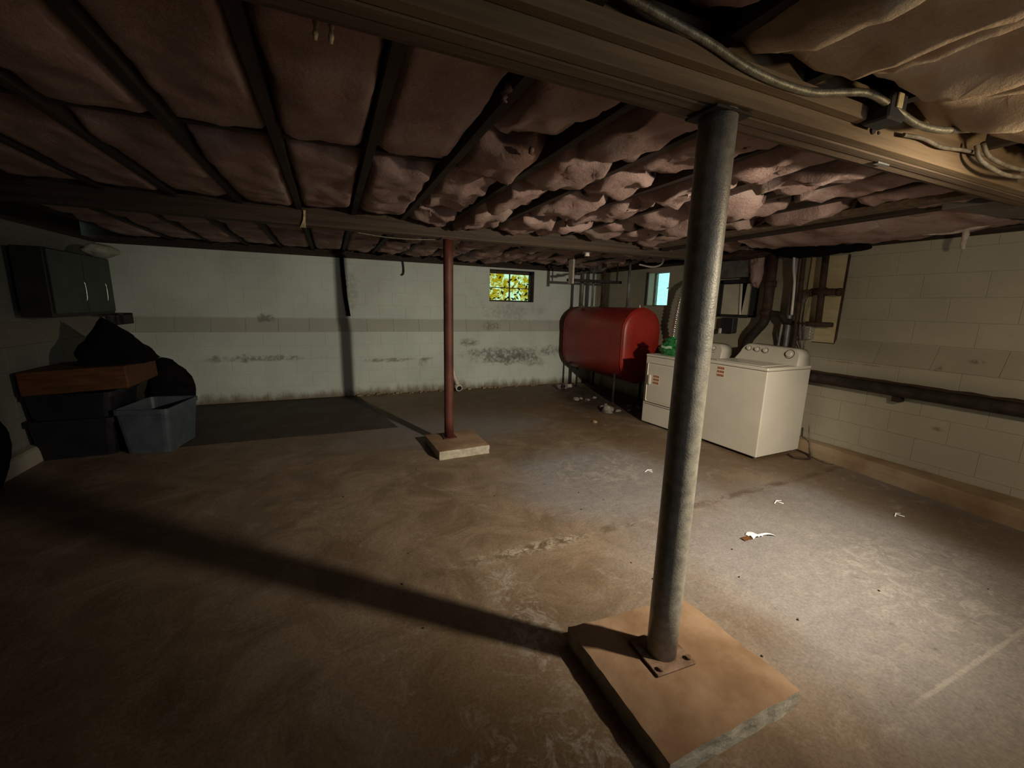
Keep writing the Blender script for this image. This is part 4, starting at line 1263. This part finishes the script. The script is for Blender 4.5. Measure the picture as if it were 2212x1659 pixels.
blobby('refuse_bag', 'black refuse bag bulging behind the blue-grey bin', (-1.70, 5.68, 0.36), (0.23, 0.20, 0.42), M_CLOTH, 8.8, 'bag', 0.15)
t = thing('storage_bin', 'open blue-grey plastic bin beside the black tubs', 'bin', (-1.60, 4.98, 0.0), radians(-10))
tub(t, 'bin_body', (0, 0, 0), 0.42, 0.58, 0.43, 0.86, M_BLUEBIN)
blobby('dark_sack', 'dark sack leaning in the shadows at the far left edge', (-2.36, 4.05, 0.30), (0.09, 0.28, 0.32), M_CLOTH, 1.8, 'sack', 0.15)

# ================================================================== SMALL THINGS ON THE FLOOR
m = MB()
m.grid(6, 5, lambda u, v: (-0.055 + 0.10 * u, -0.03 + 0.06 * v, 0.006 + 0.022 * abs(fbm(u * 4, v * 4, 2)) + 0.012 * sin(u * 5)))
m.grid(5, 2, lambda u, v: (0.03 + 0.09 * u, 0.0 - 0.02 * v - 0.04 * u, 0.006 + 0.012 * sin(u * 3)))
tag(m.build('crumpled_paper', M_PAPER, None, (2.48, 1.62, 0.0), normals=False), 'crumpled white paper scrap on the floor right of the grey post', 'paper')
m = MB(); m.grid(5, 4, lambda u, v: (-0.035 + 0.07 * u, -0.02 + 0.04 * v, 0.005 + 0.01 * abs(fbm(u * 4, v * 3, 7))))
tag(m.build('dry_leaf', M_LIDWOOD, None, (2.39, 1.615, 0.0), normals=False), 'small brown dried leaf next to the crumpled white paper', 'leaf')
for (x, y, lab) in ((2.52, 2.72, 'thin white twig-like scrap on the floor before the washer'), (3.05, 1.88, 'thin white scrap on the floor near the washer and crack'), (3.70, 1.42, 'tiny white chip near the right kerb')):
    m = MB(); m.tube([(0, 0, 0.006), (0.05, 0.02, 0.010), (0.09, 0.01, 0.006)], 0.004, 5); m.tube([(0.04, 0.018, 0.008), (0.06, -0.03, 0.006)], 0.003, 5)
    tag(m.build('floor_scrap', M_PAPER, None, (x, y, 0.0)), lab, 'scrap', 'white scraps on the floor')
m = MB()
for _ in range(26):
    x, y = rnd.uniform(0.0, 3.6), rnd.uniform(0.7, 3.6)
    s = rnd.uniform(0.002, 0.005)
    m.box((x, y, -0.002), (x + s * 2, y + s * 1.4, s * 0.8 + 0.003), rot=Matrix.Rotation(rnd.uniform(0, 3), 3, 'Z'))
o = m.build('floor_grit', M_BROWNPIPE, floor); o['kind'] = 'stuff'
